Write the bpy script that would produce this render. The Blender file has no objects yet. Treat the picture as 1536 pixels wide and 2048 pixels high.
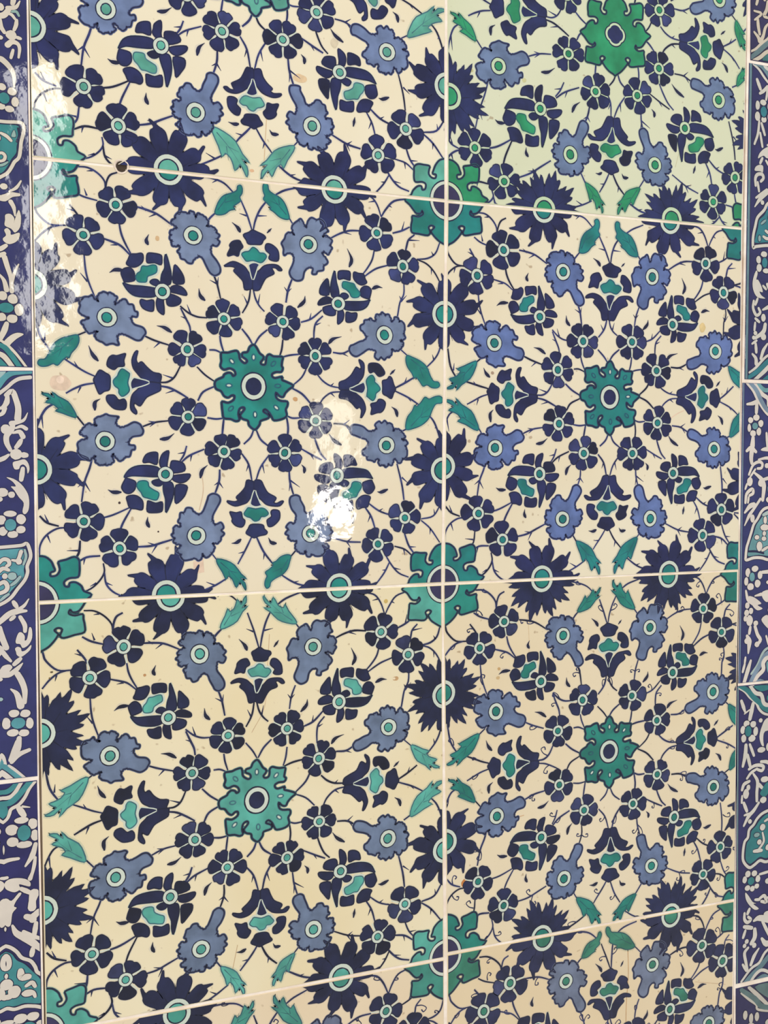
import bpy, math, random
import numpy as np
from mathutils import Matrix, Vector
from mathutils.geometry import tessellate_polygon, delaunay_2d_cdt

# ------------------------------------------------------------------ camera, world, lights, exposure
scene = bpy.context.scene
COL = scene.collection
FOCAL_PX = 1765.0
cam_data = bpy.data.cameras.new('camera')
cam_data.sensor_fit = 'HORIZONTAL'
cam_data.sensor_width = 36.0
cam_data.lens = FOCAL_PX / 1536.0 * 36.0
cam_data.clip_start = 0.01
cam = bpy.data.objects.new('camera', cam_data)
COL.objects.link(cam)
_r = ((0.9471448385768021, 0.015810853990340733, -0.3204164035336198),
      (-0.3207913557643847, 0.03705093712831127, -0.9464249226033525),
      (-0.003092058241897376, 0.9991882930429129, 0.04016458915286777))
cam.matrix_world = Matrix.Translation((-0.18590629, -0.54187217, 1.63329529)) @ Matrix(_r).to_4x4()
scene.camera = cam

world = bpy.data.worlds.new('room_light')
scene.world = world
world.use_nodes = True
world.node_tree.nodes['Background'].inputs[0].default_value = (1.0, 0.985, 0.955, 1)
world.node_tree.nodes['Background'].inputs[1].default_value = 0.62


def area(name, loc, target, size, size_y, power, color=(1, 0.975, 0.93)):
    l = bpy.data.lights.new(name, 'AREA')
    l.shape = 'RECTANGLE'; l.size = size; l.size_y = size_y; l.energy = power; l.color = color
    o = bpy.data.objects.new(name, l); COL.objects.link(o)
    o.location = loc
    o.rotation_euler = (Vector(target) - Vector(loc)).to_track_quat('-Z', 'Z').to_euler()
    return o


def bulb(name, loc, radius, power, color=(1, 0.95, 0.86)):
    l = bpy.data.lights.new(name, 'POINT')
    l.shadow_soft_size = radius; l.energy = power; l.color = color
    o = bpy.data.objects.new(name, l); COL.objects.link(o); o.location = loc
    return o


# two unseen fill lights added, one on the left and one high up; a globe lamp and a wall tube mirrored in the glaze
area('left_fill_light', (-1.9, -1.7, 1.9), (0.05, 0, 1.6), 1.3, 1.8, 20)
area('high_fill_light', (1.0, -1.6, 4.1), (0.15, 0, 1.6), 1.6, 1.2, 34)
bulb('globe_lamp', (0.366, -1.4435, 1.545), 0.040, 2.9)
bulb('shaded_lamp', (0.3480, -1.446, 1.775), 0.040, 0.36)
area('glare_link_light', (0.357, -1.446, 1.665), (-0.037, 0, 1.64), 0.030, 0.15, 0.10)  # added strip light, joins the two lamp glares into one streak
area('tube_lamp', (-0.262, -1.43, 2.17), (-0.20, 0, 1.79), 0.04, 0.52, 0.8)

vs = scene.view_settings
vs.view_transform = 'Standard'; vs.look = 'None'; vs.exposure = -0.04; vs.gamma = 1.0; vs.use_curve_mapping = False

# ------------------------------------------------------------------ survey of the wall: photo measure -> metres on the wall (x, z)
PX2W = np.array([[0.0002930651839307855, -8.591693847306468e-07, -0.22629052468763897],
                 [-0.0002688952920201525, -0.0003079412149857273, 1.8979329390600939],
                 [-0.00016410881129366964, -1.895433009706652e-05, 1.0]])


def W(pts):
    a = np.asarray(pts, float).reshape(-1, 2)
    q = np.column_stack([a, np.ones(len(a))]) @ PX2W.T
    return q[:, :2] / q[:, 2:3]


def Wz(region, pts, s=5.12):
    """points read in an enlarged detail: origin of the detail + reading / enlargement"""
    return W(np.asarray(region, float) + np.asarray(pts, float).reshape(-1, 2) / s)


def tri_lin(c):
    return tuple(((v / 255.0) / 12.92 if v / 255.0 <= 0.04045 else ((v / 255.0 + 0.055) / 1.055) ** 2.4) for v in c)


TILE = 0.25
FRONT = -0.0060          # y of the glazed face
GROUT = -0.0056
EPS = 0.000022
rnd = random.Random(7)

# ------------------------------------------------------------------ materials
_mats = {}


def _waves(nt, bsdf, strength=1.0):
    """the same gentle hand-made waviness in every glaze (continuous over the painting)"""
    geo = nt.nodes.new('ShaderNodeNewGeometry')
    n1 = nt.nodes.new('ShaderNodeTexNoise'); n1.inputs['Scale'].default_value = 30; n1.inputs['Detail'].default_value = 1.0
    n2 = nt.nodes.new('ShaderNodeTexNoise'); n2.inputs['Scale'].default_value = 420; n2.inputs['Detail'].default_value = 1.5
    nt.links.new(geo.outputs['Position'], n1.inputs['Vector']); nt.links.new(geo.outputs['Position'], n2.inputs['Vector'])
    m = nt.nodes.new('ShaderNodeMath'); m.operation = 'MULTIPLY_ADD'; m.inputs[1].default_value = 0.035
    nt.links.new(n2.outputs['Fac'], m.inputs[0]); nt.links.new(n1.outputs['Fac'], m.inputs[2])
    n4 = nt.nodes.new('ShaderNodeTexNoise'); n4.inputs['Scale'].default_value = 115; n4.inputs['Detail'].default_value = 1.0
    nt.links.new(geo.outputs['Position'], n4.inputs['Vector'])
    m4 = nt.nodes.new('ShaderNodeMath'); m4.operation = 'MULTIPLY_ADD'; m4.inputs[1].default_value = 0.19
    nt.links.new(n4.outputs['Fac'], m4.inputs[0]); nt.links.new(m.outputs[0], m4.inputs[2]); m = m4
    b = nt.nodes.new('ShaderNodeBump'); b.inputs['Strength'].default_value = strength; b.inputs['Distance'].default_value = 0.00052
    nt.links.new(m.outputs[0], b.inputs['Height'])
    nt.links.new(b.outputs['Normal'], bsdf.inputs['Normal'])
    return geo


def glaze(name, rgb, var=0.16, scale=120, rough=0.05, rgb2=None, halo=None, speck=False):
    """glazed paint: brushy tone from noise; halo = (body rgb, body rgb2, share) for colour bled into the body"""
    if name in _mats:
        return _mats[name]
    m = bpy.data.materials.new(name); m.use_nodes = True
    nt = m.node_tree; bsdf = nt.nodes['Principled BSDF']
    bsdf.inputs['Roughness'].default_value = rough
    bsdf.inputs['IOR'].default_value = 1.5
    geo = _waves(nt, bsdf)
    lin = np.array(tri_lin(rgb))
    c1, c2 = (lin * (1 - var), lin * (1 + var)) if rgb2 is None else (lin, np.array(tri_lin(rgb2)))
    n = nt.nodes.new('ShaderNodeTexNoise'); n.inputs['Scale'].default_value = scale; n.inputs['Detail'].default_value = 3.0
    nt.links.new(geo.outputs['Position'], n.inputs['Vector'])
    r = nt.nodes.new('ShaderNodeValToRGB')
    r.color_ramp.elements[0].position = 0.32; r.color_ramp.elements[1].position = 0.68
    r.color_ramp.elements[0].color = (*c1, 1); r.color_ramp.elements[1].color = (*c2, 1)
    nt.links.new(n.outputs['Fac'], r.inputs['Fac'])
    out = r.outputs['Color']
    if halo is not None:
        mix = nt.nodes.new('ShaderNodeMixRGB'); mix.inputs[0].default_value = halo[1]
        mix.inputs[2].default_value = (*tri_lin(halo[0]), 1)
        nt.links.new(out, mix.inputs[1]); out = mix.outputs[0]
    if speck:
        n3 = nt.nodes.new('ShaderNodeTexNoise'); n3.inputs['Scale'].default_value = 210; n3.inputs['Detail'].default_value = 1
        nt.links.new(geo.outputs['Position'], n3.inputs['Vector'])
        r3 = nt.nodes.new('ShaderNodeValToRGB')
        r3.color_ramp.elements[0].position = 0.735; r3.color_ramp.elements[1].position = 0.80
        r3.color_ramp.elements[0].color = (0, 0, 0, 1); r3.color_ramp.elements[1].color = (0.55, 0.55, 0.55, 1)
        nt.links.new(n3.outputs['Fac'], r3.inputs['Fac'])
        mix = nt.nodes.new('ShaderNodeMixRGB')
        nt.links.new(r3.outputs['Color'], mix.inputs[0]); nt.links.new(out, mix.inputs[1])
        mix.inputs[2].default_value = (*tri_lin((150, 116, 78)), 1)
        out = mix.outputs[0]
    nt.links.new(out, bsdf.inputs['Base Color'])
    _mats[name] = m
    return m


def matte(name, rgb, rgb2, scale=60, rough=0.85, bump=0.3, dist=0.0006):
    m = bpy.data.materials.new(name); m.use_nodes = True
    nt = m.node_tree; bsdf = nt.nodes['Principled BSDF']; bsdf.inputs['Roughness'].default_value = rough
    geo = nt.nodes.new('ShaderNodeNewGeometry')
    n = nt.nodes.new('ShaderNodeTexNoise'); n.inputs['Scale'].default_value = scale; n.inputs['Detail'].default_value = 4
    nt.links.new(geo.outputs['Position'], n.inputs['Vector'])
    r = nt.nodes.new('ShaderNodeValToRGB')
    r.color_ramp.elements[0].position = 0.35; r.color_ramp.elements[1].position = 0.65
    r.color_ramp.elements[0].color = (*tri_lin(rgb), 1); r.color_ramp.elements[1].color = (*tri_lin(rgb2), 1)
    nt.links.new(n.outputs['Fac'], r.inputs['Fac']); nt.links.new(r.outputs['Color'], bsdf.inputs['Base Color'])
    n2 = nt.nodes.new('ShaderNodeTexNoise'); n2.inputs['Scale'].default_value = 900; n2.inputs['Detail'].default_value = 3
    nt.links.new(geo.outputs['Position'], n2.inputs['Vector'])
    b = nt.nodes.new('ShaderNodeBump'); b.inputs['Strength'].default_value = bump; b.inputs['Distance'].default_value = dist
    nt.links.new(n2.outputs['Fac'], b.inputs['Height']); nt.links.new(b.outputs['Normal'], bsdf.inputs['Normal'])
    return m


GROUT_MAT = matte('grout', (240, 222, 204), (255, 244, 232), 90)
PLASTER = matte('plaster', (206, 190, 168), (224, 208, 186), 12)
HOLE_MAT = matte('hole_earth', (50, 38, 28), (66, 52, 38), 300, bump=0.05)
CHIP_MAT = matte('bare_clay', (226, 205, 186), (240, 224, 206), 300)


# ------------------------------------------------------------------ flat drawing helpers (all in wall metres)
def smooth(p, closed=True, n=3):
    p = np.asarray(p, float)
    if len(p) < 3:
        return p
    if closed:
        a, b, c, d = np.roll(p, 1, 0), p, np.roll(p, -1, 0), np.roll(p, -2, 0)
    else:
        q = np.vstack([2 * p[0] - p[1], p, 2 * p[-1] - p[-2]])
        a, b, c, d = q[:-3], q[1:-2], q[2:-1], q[3:]
    out = []
    for k in range(n):
        t = k / n
        out.append(0.5 * (2 * b + (c - a) * t + (2 * a - 5 * b + 4 * c - d) * t * t + (3 * b - a - 3 * c + d) * t ** 3))
    o = np.stack(out, 1).reshape(-1, 2)
    if not closed:
        o = np.vstack([o, p[-1]])
    return o


def ellipse(cx, cy, rx, ry=None, rot=0.0, n=22, wob=0.0):
    ry = rx if ry is None else ry
    a = np.linspace(0, 2 * math.pi, n, endpoint=False)
    k = 1 + (wob * np.array([rnd.uniform(-1, 1) for _ in range(n)]) if wob else 0)
    x, y = rx * np.cos(a) * k, ry * np.sin(a) * k
    c, s = math.cos(rot), math.sin(rot)
    return np.column_stack([cx + x * c - y * s, cy + x * s + y * c])


def area2(p):
    x, y = p[:, 0], p[:, 1]
    return float(np.dot(x, np.roll(y, -1)) - np.dot(y, np.roll(x, -1)))


class Paint:
    """collects painted patches, clips them to a tile, and links them as one mesh"""

    def __init__(self, clip):
        self.clip = clip            # convex, counter-clockwise
        self.v = []; self.f = []; self.m = []; self.mats = []; self.n = 0

    def _mat(self, m):
        if m not in self.mats:
            self.mats.append(m)
        return self.mats.index(m)

    def _inside(self, p):
        c = self.clip
        ok = np.ones(len(p), bool)
        for i in range(len(c)):
            a, b = c[i], c[(i + 1) % len(c)]
            ok &= ((b[0] - a[0]) * (p[:, 1] - a[1]) - (b[1] - a[1]) * (p[:, 0] - a[0])) >= 0
        return ok

    def faces(self, pts, faces, mat, layer):
        pts = np.asarray(pts, float)
        mi = self._mat(mat)
        self.n += 1
        y = FRONT - EPS * (layer + 1) - 0.9e-6 * (self.n % 22)
        ins = self._inside(pts)
        if ins.all():
            b = len(self.v)
            self.v += [(x, y, z) for x, z in pts]
            for f in faces:
                self.f.append(tuple(b + i for i in f)); self.m.append(mi)
            return
        lo, hi = self.clip.min(0), self.clip.max(0)
        if (pts.max(0) < lo).any() or (pts.min(0) > hi).any():
            return
        for f in faces:
            poly = [tuple(pts[i]) for i in f]
            if not all(ins[i] for i in f):
                c = self.clip
                for i in range(len(c)):
                    a, b = c[i], c[(i + 1) % len(c)]
                    nx, nz = -(b[1] - a[1]), b[0] - a[0]
                    d = [nx * (p[0] - a[0]) + nz * (p[1] - a[1]) for p in poly]
                    out = []
                    for j in range(len(poly)):
                        k = (j + 1) % len(poly)
                        if d[j] >= 0:
                            out.append(poly[j])
                        if (d[j] >= 0) != (d[k] >= 0):
                            t = d[j] / (d[j] - d[k])
                            out.append((poly[j][0] + t * (poly[k][0] - poly[j][0]), poly[j][1] + t * (poly[k][1] - poly[j][1])))
                    poly = out
                    if len(poly) < 3:
                        break
                if len(poly) < 3:
                    continue
            b0 = len(self.v)
            self.v += [(p[0], y, p[1]) for p in poly]
            self.f.append(tuple(range(b0, b0 + len(poly)))); self.m.append(mi)

    def poly(self, p, mat, layer):
        p = np.asarray(p, float)
        if len(p) < 3:
            return
        if area2(p) < 0:
            p = p[::-1]
        tris = tessellate_polygon([[Vector((x, z, 0)) for x, z in p]])
        good = []; tot = 0.0
        for t in tris:
            a, b, c = (p[i] for i in t)
            s = (b[0] - a[0]) * (c[1] - a[1]) - (b[1] - a[1]) * (c[0] - a[0])
            good.append(tuple(t) if s > 0 else (t[0], t[2], t[1])); tot += abs(s)
        if abs(tot - area2(p)) > .004 * tot:          # outline crosses itself somewhere: fill it the careful way
            vv, _, ff, _, _, _ = delaunay_2d_cdt([Vector((x, z)) for x, z in p], [], [list(range(len(p)))], 1, 1e-7)
            p = np.array([(q.x, q.y) for q in vv]); good = [tuple(f) for f in ff if len(f) > 2]
        self.faces(p, good, mat, layer)

    def stroke(self, p, w, mat, layer, closed=False):
        """w: width, or list of widths along the stroke"""
        p = np.asarray(p, float); n = len(p)
        if n < 2:
            return
        if closed:
            t = np.roll(p, -1, 0) - np.roll(p, 1, 0)
        else:
            t = np.gradient(p, axis=0)
        t /= np.maximum(np.linalg.norm(t, axis=1, keepdims=True), 1e-12)
        nr = np.column_stack([-t[:, 1], t[:, 0]])
        if np.isscalar(w):
            ww = np.full(n, w)
        else:
            ww = np.interp(np.linspace(0, 1, n), np.linspace(0, 1, len(w)), w)
        pts = np.vstack([p + nr * ww[:, None] / 2, p - nr * ww[:, None] / 2])
        k = n if closed else n - 1
        self.faces(pts, [(i, i + n, (i + 1) % n + n, (i + 1) % n) for i in range(k)], mat, layer)

    def link(self, name, parent, origin):
        if not self.f:
            return None
        me = bpy.data.meshes.new(name)
        o3 = Vector((origin[0], 0, origin[1]))
        me.from_pydata([(v[0] - o3.x, v[1], v[2] - o3.z) for v in self.v], [], self.f)
        for m in self.mats:
            me.materials.append(m)
        me.polygons.foreach_set('material_index', self.m)
        me.update()
        o = bpy.data.objects.new(name, me)
        COL.objects.link(o)
        o.parent = parent
        o.location = (o3.x - TORG[parent.name][0], 0, o3.z - TORG[parent.name][1])
        return o


TORG = {}


def mesh_obj(name, verts, faces, mat, parent=None, loc=(0, 0, 0)):
    me = bpy.data.meshes.new(name)
    me.from_pydata(verts, [], faces); me.update()
    if mat:
        me.materials.append(mat)
    o = bpy.data.objects.new(name, me); COL.objects.link(o)
    o.parent = parent; o.location = loc
    return o


def slab(name, poly, y0, y1, mat, parent, bevel=0.00035):
    """tile body: outline poly (counter-clockwise), back y0, face y1, with a small eased front edge"""
    poly = np.asarray(poly, float)
    if area2(poly) < 0:
        poly = poly[::-1]
    c = (poly.min(0) + poly.max(0)) / 2
    n = len(poly)
    e = np.roll(poly, -1, 0) - poly
    e /= np.linalg.norm(e, axis=1, keepdims=True)
    nin = np.column_stack([-e[:, 1], e[:, 0]])
    m = nin + np.roll(nin, 1, 0)
    m /= np.maximum((m * np.roll(nin, 1, 0)).sum(1, keepdims=True), 0.35)
    rings = [(poly, y0), (poly, y1 + bevel), (poly + m * bevel * 0.4, y1 + bevel * 0.4), (poly + m * bevel * 1.1, y1)]
    v = []; f = []
    for p, y in rings:
        v += [(x - c[0], y, z - c[1]) for x, z in p]
    for k in range(3):
        for i in range(n):
            j = (i + 1) % n
            f.append((k * n + i, k * n + j, (k + 1) * n + j, (k + 1) * n + i))
    f.append(tuple(range(3 * n, 4 * n)))
    f.append(tuple(range(n - 1, -1, -1)))
    o = mesh_obj(name, v, f, mat, parent, (c[0], 0, c[1]))
    TORG[o.name] = c
    return o, poly + m * bevel * 1.1


# ------------------------------------------------------------------ the wall and the three tiled fields
wb = mesh_obj('wall_back', *(lambda x0, x1, z0, z1, y0, y1: ([(x, y, z) for y in (y0, y1) for x in (x0, x1) for z in (z0, z1)],
              [(0, 1, 3, 2), (4, 6, 7, 5), (0, 4, 5, 1), (2, 3, 7, 6), (0, 2, 6, 4), (1, 5, 7, 3)]))(-1.5, 1.8, 0.0, 3.2, -0.0005, 0.15), PLASTER)
wb['kind'] = 'structure'


def field(name, label, cat):
    e = bpy.data.objects.new(name, None); COL.objects.link(e)
    e.empty_display_size = 0.05
    e['label'] = label; e['category'] = cat
    return e


panel = field('floral_tilework', 'central panel of cream tiles painted with navy and turquoise flowers', 'tile panel')
bord_l = field('tile_border', 'navy floral tile border strip on the left of the cream panel', 'tile border')
bord_r = field('tile_border', 'navy floral tile border strip on the right of the cream panel', 'tile border')
TORG[panel.name] = TORG[bord_l.name] = TORG[bord_r.name] = np.zeros(2)

# ------------------------------------------------------------------ what the template tile (middle of the left column) looks like
R1, R2, R3 = (50, 300), (320, 320), (600, 320)
R4, R5, R6 = (50, 600), (320, 600), (600, 600)
R7, R8, R9 = (50, 900), (320, 900), (600, 900)

B = dict(
    st=(503.6, 774.8),
    c1=(383.5, 476.3), c2=(612.5, 493.8), c3=(213.7, 638), c4=(210, 883), c5=(763, 673), c6=(767, 891), c7=(390.7, 1070.3), c8=(616.6, 1066),
    i1=(445, 641), i2=(561.2, 646.9), i3=(372.3, 701.6), i4=(373.7, 835.4), i5=(626, 714.3), i6=(626.4, 842.2), i7=(445, 903.9), i8=(565.7, 906.8),
    k1=(230.7, 415.2), k2=(166.2, 474.8), k3=(747.5, 470.8), k4=(799.2, 536.8), k5=(167.2, 1041.6), k6=(238.5, 1095.3), k7=(803, 1034.8), k8=(750.4, 1087),
    p1=(323.4, 587.1), p2=(671.3, 611), p3=(329.3, 948.8), p4=(668.8, 951.2),
    tNb=(501.6, 581.7), tNt=(501.6, 465.5), tSb=(505.5, 962.5), tSt=(505.5, 1074.8),
    tWb=(317.6, 768), tWt=(186.7, 761), tEb=(675.2, 780.7), tEt=(785.5, 780.7),
    e1=(335, 347), e2=(663.5, 385), e3=(64, 573), e4=(74, 939), e5=(881, 632), e6=(878, 941), e7=(331, 1187), e8=(673, 1171.5),
    lN1t=(477, 378.6), lN1b=(426.4, 432.3), lN2t=(526, 374.7), lN2b=(574, 443),
    lW1t=(78.3, 728.9), lW1b=(155.5, 672.3), lW2t=(86, 789.5), lW2b=(153.5, 835.4),
    lE1t=(870.5, 772.9), lE1b=(807, 713.3), lE2t=(876.4, 800), lE2b=(807, 860.7),
    lS1t=(488, 1175.4), lS1b=(431.3, 1115.8), lS2t=(530, 1171.5), lS2b=(577.8, 1110),
    q1=(62, 322), q2=(885.5, 407), q3=(75, 1203), q4=(879, 1165.5))
TAIL = dict(c1=(421.6, 540.7), c2=(583.7, 561.2), c3=(282.4, 675), c4=(278.5, 855.9), c5=(703.5, 699.6), c6=(713, 867.6), c7=(422.5, 995.7), c8=(587.6, 997.7))
HEAD = dict(p1=(260, 513), p2=(721, 552.4), p3=(259, 1015.2), p4=(729, 1013))

TILES = dict(
    A=dict(c4=(211.3, 28.7), c7=(389, 232.4), c8=(619, 259.8), c6=(768, 112.7), i4=(370, -1.4), i7=(441, 72.5), i8=(561.6, 88.9), i6=(628, 34.2),
           k5=(167, 181.8), k6=(236, 259.8), k7=(805, 265.2), k8=(750.3, 317.2), p3=(320, 101.2), p4=(673.7, 153), st=(506, -46),
           tSb=(502.8, 147.7), tSt=(504.2, 265.2), e4=(61, 63), e6=(885.6, 180.5), e7=(335, 346), e8=(663.5, 385),
           lE2t=(883, 30), lE2b=(807.7, 82), lS1b=(422, 260), lS1t=(490.5, 358), lS2b=(583.5, 298), lS2t=(519, 362.3), q3=(61, 321), q4=(886, 406)),
    C=dict(st=(510, 1593.3), c1=(396.8, 1304.4), c2=(621.6, 1290), c3=(219, 1505.4), c4=(231.3, 1745.9), c5=(771.2, 1449.4), c6=(769.9, 1669.9),
           c7=(399.5, 1888), c8=(622.2, 1849), i1=(452.8, 1465.7), i2=(569.7, 1451.6), i3=(381.7, 1539.6), i4=(387.2, 1671.5), i5=(633.1, 1511),
           i6=(633.7, 1635.7), i7=(452, 1726.7), i8=(570.2, 1707.3), k1=(246.4, 1289.4), k2=(179.4, 1350.9), k3=(756.2, 1260.7), k4=(810, 1305),
           k5=(183.5, 1897.6), k6=(250.5, 1948.2), k7=(803.2, 1799.8), k8=(749.3, 1864.6), p1=(335.2, 1430.2), p2=(672.8, 1398.8),
           p3=(338.8, 1784.7), p4=(675.5, 1734.7), tNb=(508.7, 1398.8), tNt=(515.5, 1292.2), tWb=(332.5, 1610.5), tWt=(201.3, 1625.5),
           tEb=(683.7, 1563), tEt=(791.7, 1555), tSb=(518.3, 1772.4), tSt=(515.5, 1884.5), e1=(339.3, 1191), e2=(672.8, 1174.6), e3=(81, 1461.6),
           e4=(86.4, 1811.5), e5=(881, 1386.5), e6=(882, 1693), e7=(351.6, 2014), e8=(677, 1944), lN1t=(488.4, 1191), lN1b=(439, 1255.2),
           lN2t=(523.8, 1191), lN2b=(588, 1244.3), lW1b=(176.6, 1549), lW1t=(93, 1624), lW2t=(100, 1661), lW2b=(172.5, 1714.4),
           lE1b=(815, 1486.3), lE1t=(871, 1528.7), lE2t=(879, 1556.4), lE2b=(813.6, 1626), lS1b=(440.5, 1922), lS1t=(484.3, 1978),
           lS2b=(584, 1895.5), lS2t=(543, 1959.7), q1=(77, 1203), q2=(879, 1166), q4=(883, 1906), q3=(89, 2056)),
    D=dict(e1=(351.6, 2016), e2=(677, 1946), k3=(765.7, 2012), k4=(819, 2050), lN1t=(503, 1992), lN2t=(544, 1982), lN2b=(597.6, 2039.6),
           c2=(640, 2072), q2=(883, 1906), q1=(90, 2058)),
    E=dict(st=(1220.5, 77.5), c4=(989, 140.4), c5=(1427, 7.9), c6=(1426, 207.7), c7=(1131.6, 315.5), c8=(1299, 335.7), i4=(1127.6, 115.7),
           i3=(1123.8, -1), i5=(1308, 29.2), i6=(1307, 144.8), i7=(1181.3, 190.7), i8=(1264.3, 198.7), k5=(942.3, 302), k6=(1000, 368.3),
           k7=(1458.6, 360.4), k8=(1414.8, 408.7), p3=(1071.7, 224.6), p4=(1358.6, 262.7), tWb=(1082, 42.7), tWt=(972, 23.6), tEb=(1349.7, 92),
           tEt=(1436, 103.3), tSb=(1216, 243.7), tSt=(1212.7, 354.8), e4=(891, 200), e7=(1080, 424.4), e8=(1332.8, 444), e6=(1512, 280),
           lW2t=(894.7, 34.8), lW2b=(945, 89.8), lE1b=(1459.7, 49.4), lE1t=(1480, 108), lE2b=(1462, 179.6), lE2t=(1482, 144),
           lS1b=(1162, 370.5), lS1t=(1196, 430), lS2b=(1268.8, 379.5), lS2t=(1226, 432), q3=(886, 407)),
    F=dict(st=(1209.6, 796), c1=(1116.9, 547.9), c2=(1294, 557.3), c3=(980.4, 688.5), c4=(982.5, 897), c5=(1419.6, 705.2), c6=(1416.9, 898.8),
           c7=(1115.8, 1037.3), c8=(1289.8, 1036.3), i1=(1156.5, 685), i2=(1253.8, 686.5), i3=(1106.5, 741.7), i4=(1108.5, 848.8),
           i5=(1302.3, 743.8), i6=(1304.4, 846.7), i7=(1158, 907), i8=(1255, 907), k1=(999.2, 504.6), k2=(946.7, 555.2), k3=(1400.2, 530.8),
           k4=(1435.6, 588.5), k5=(948.8, 1025.8), k6=(997, 1078), k7=(1431.5, 1018.5), k8=(1394, 1069.2), p1=(1070.6, 636.5), p2=(1334.6, 652),
           p3=(1070.6, 947.7), p4=(1335.6, 946.3), tNb=(1207.5, 641.7), tNt=(1210.6, 530.2), tWb=(1063.8, 792.5), tWt=(965.8, 784),
           tEb=(1345, 794.6), tEt=(1429.4, 801.9), tSb=(1207.5, 953), tSt=(1205.4, 1060), e1=(1078.3, 425), e2=(1329.4, 448), e3=(882.5, 631.3),
           e4=(879.4, 933), e5=(1499, 656), e6=(1494, 962), e7=(1075.2, 1154), e8=(1327.3, 1143.5), lN1t=(1184.6, 444.8), lN1b=(1149, 509.4),
           lN2t=(1224, 450), lN2b=(1265.8, 516.7), lW1t=(886.7, 779), lW1b=(946, 725), lW2t=(884.6, 801.9), lW2b=(950.2, 860.2),
           lE1b=(1445, 735.4), lE1t=(1490, 785), lE2b=(1448, 874.8), lE2t=(1490, 815), lS1t=(1188.8, 1144.6), lS1b=(1144, 1080),
           lS2b=(1263.8, 1072.7), lS2t=(1219, 1143.5), q1=(886, 408), q2=(1497, 463), q3=(879, 1165.5), q4=(1492, 1138)),
    G=dict(st=(1208.5, 1497.7), c1=(1116.9, 1268.5), c2=(1289.4, 1252.5), c3=(984, 1418.5), c4=(985.6, 1625.6), c5=(1414.8, 1380),
           c6=(1415.4, 1568.3), c7=(1119, 1749.6), c8=(1292.5, 1724.6), i1=(1156, 1395.6), i2=(1254, 1387.3), i3=(1107, 1457), i4=(1109.6, 1563.8),
           i5=(1303.3, 1436.3), i6=(1303.8, 1543.3), i7=(1159, 1614), i8=(1255.8, 1601.7), k1=(1000, 1240.4), k2=(951.3, 1292.5), k3=(1395.6, 1215),
           k4=(1432, 1261.3), k5=(948.5, 1755.8), k6=(998.8, 1803.3), k7=(1429.4, 1687.5), k8=(1395, 1741.7), p1=(1073, 1359.2), p2=(1334.6, 1341.5),
           p3=(1073.8, 1668.3), p4=(1337.3, 1628.3), tNb=(1206.5, 1347.7), tNt=(1205.4, 1243.5), tWb=(1066.9, 1516.5), tWt=(968, 1526.7),
           tEb=(1344, 1482), tEt=(1424, 1472.7), tSb=(1211.7, 1651.7), tSt=(1207.5, 1756.9), e1=(1075, 1157), e2=(1326, 1150), e3=(880, 1382),
           e4=(883.5, 1676.7), e5=(1497, 1330), e6=(1497, 1616), e7=(1075, 1866), e8=(1331.5, 1822), lN1t=(1190, 1174), lN1b=(1146, 1221.7),
           lN2t=(1215.8, 1160), lN2b=(1258.5, 1216.5), lW1t=(887.7, 1523.8), lW1b=(951, 1463), lW2t=(890.8, 1554.8), lW2b=(943, 1597.5),
           lE1b=(1445, 1405), lE1t=(1490, 1460), lE2b=(1447, 1535), lE2t=(1485, 1475), lS1t=(1190, 1841), lS1b=(1145, 1787),
           lS2b=(1261.7, 1778.8), lS2t=(1216.9, 1837), q1=(878.5, 1166), q3=(884, 1899), q2=(1493, 1138), q4=(1487, 1786)),
    H=dict(c1=(1123, 1953), c2=(1295, 1920.6), c5=(1406.5, 2037.3), k1=(1011.7, 1957), k2=(959.6, 2012.3), k3=(1393, 1883), k4=(1434.2, 1913.3),
           p2=(1329.4, 2009), p1=(1078, 2080), i2=(1256, 2062), tNt=(1212, 1928), tNb=(1209.6, 2025.8), e1=(1078, 1869), e2=(1331.5, 1824),
           e5=(1488, 1985), lN1t=(1191, 1857), lN1b=(1154, 1907), lN2t=(1204.4, 1848.8), lN2b=(1259.6, 1884), q1=(884.5, 1902), q2=(1486, 1788)))
TILES['B'] = B

up = np.array([0, TILE])
_w = lambda *p: W(p)
CORNERS = {  # TL, TR, BR, BL on the wall
    'B': W([(65.5, 324.4), (883, 408.9), (876.6, 1163.6), (77.5, 1200.6)]),
    'C': W([(78.5, 1204.6), (876.6, 1167.6), (880.6, 1906), (92.5, 2051.6)]),
    'F': W([(888.3, 409.9), (1472, 462.7), (1466, 1138.6), (881.4, 1163.6)]),
    'G': W([(880.4, 1167.2), (1464, 1140.6), (1458, 1791.2), (887.4, 1896.6)])}
a_ = W([(65.5, 320.2), (883, 405.4)]); CORNERS['A'] = np.array([a_[0] + up, a_[1] + up, a_[1], a_[0]])
a_ = W([(888.3, 406), (1472, 459.6)]); CORNERS['E'] = np.array([a_[0] + up, a_[1] + up * 1.01 + (0.0035, 0), a_[1], a_[0]])
a_ = W([(94, 2057), (881, 1910.5)]); CORNERS['D'] = np.array([a_[0], a_[1], a_[1] - up, a_[0] - up])
a_ = W([(888, 1901), (1457, 1795.2)]); CORNERS['H'] = np.array([a_[0], a_[1], a_[1] - up, a_[0] - up])

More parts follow.
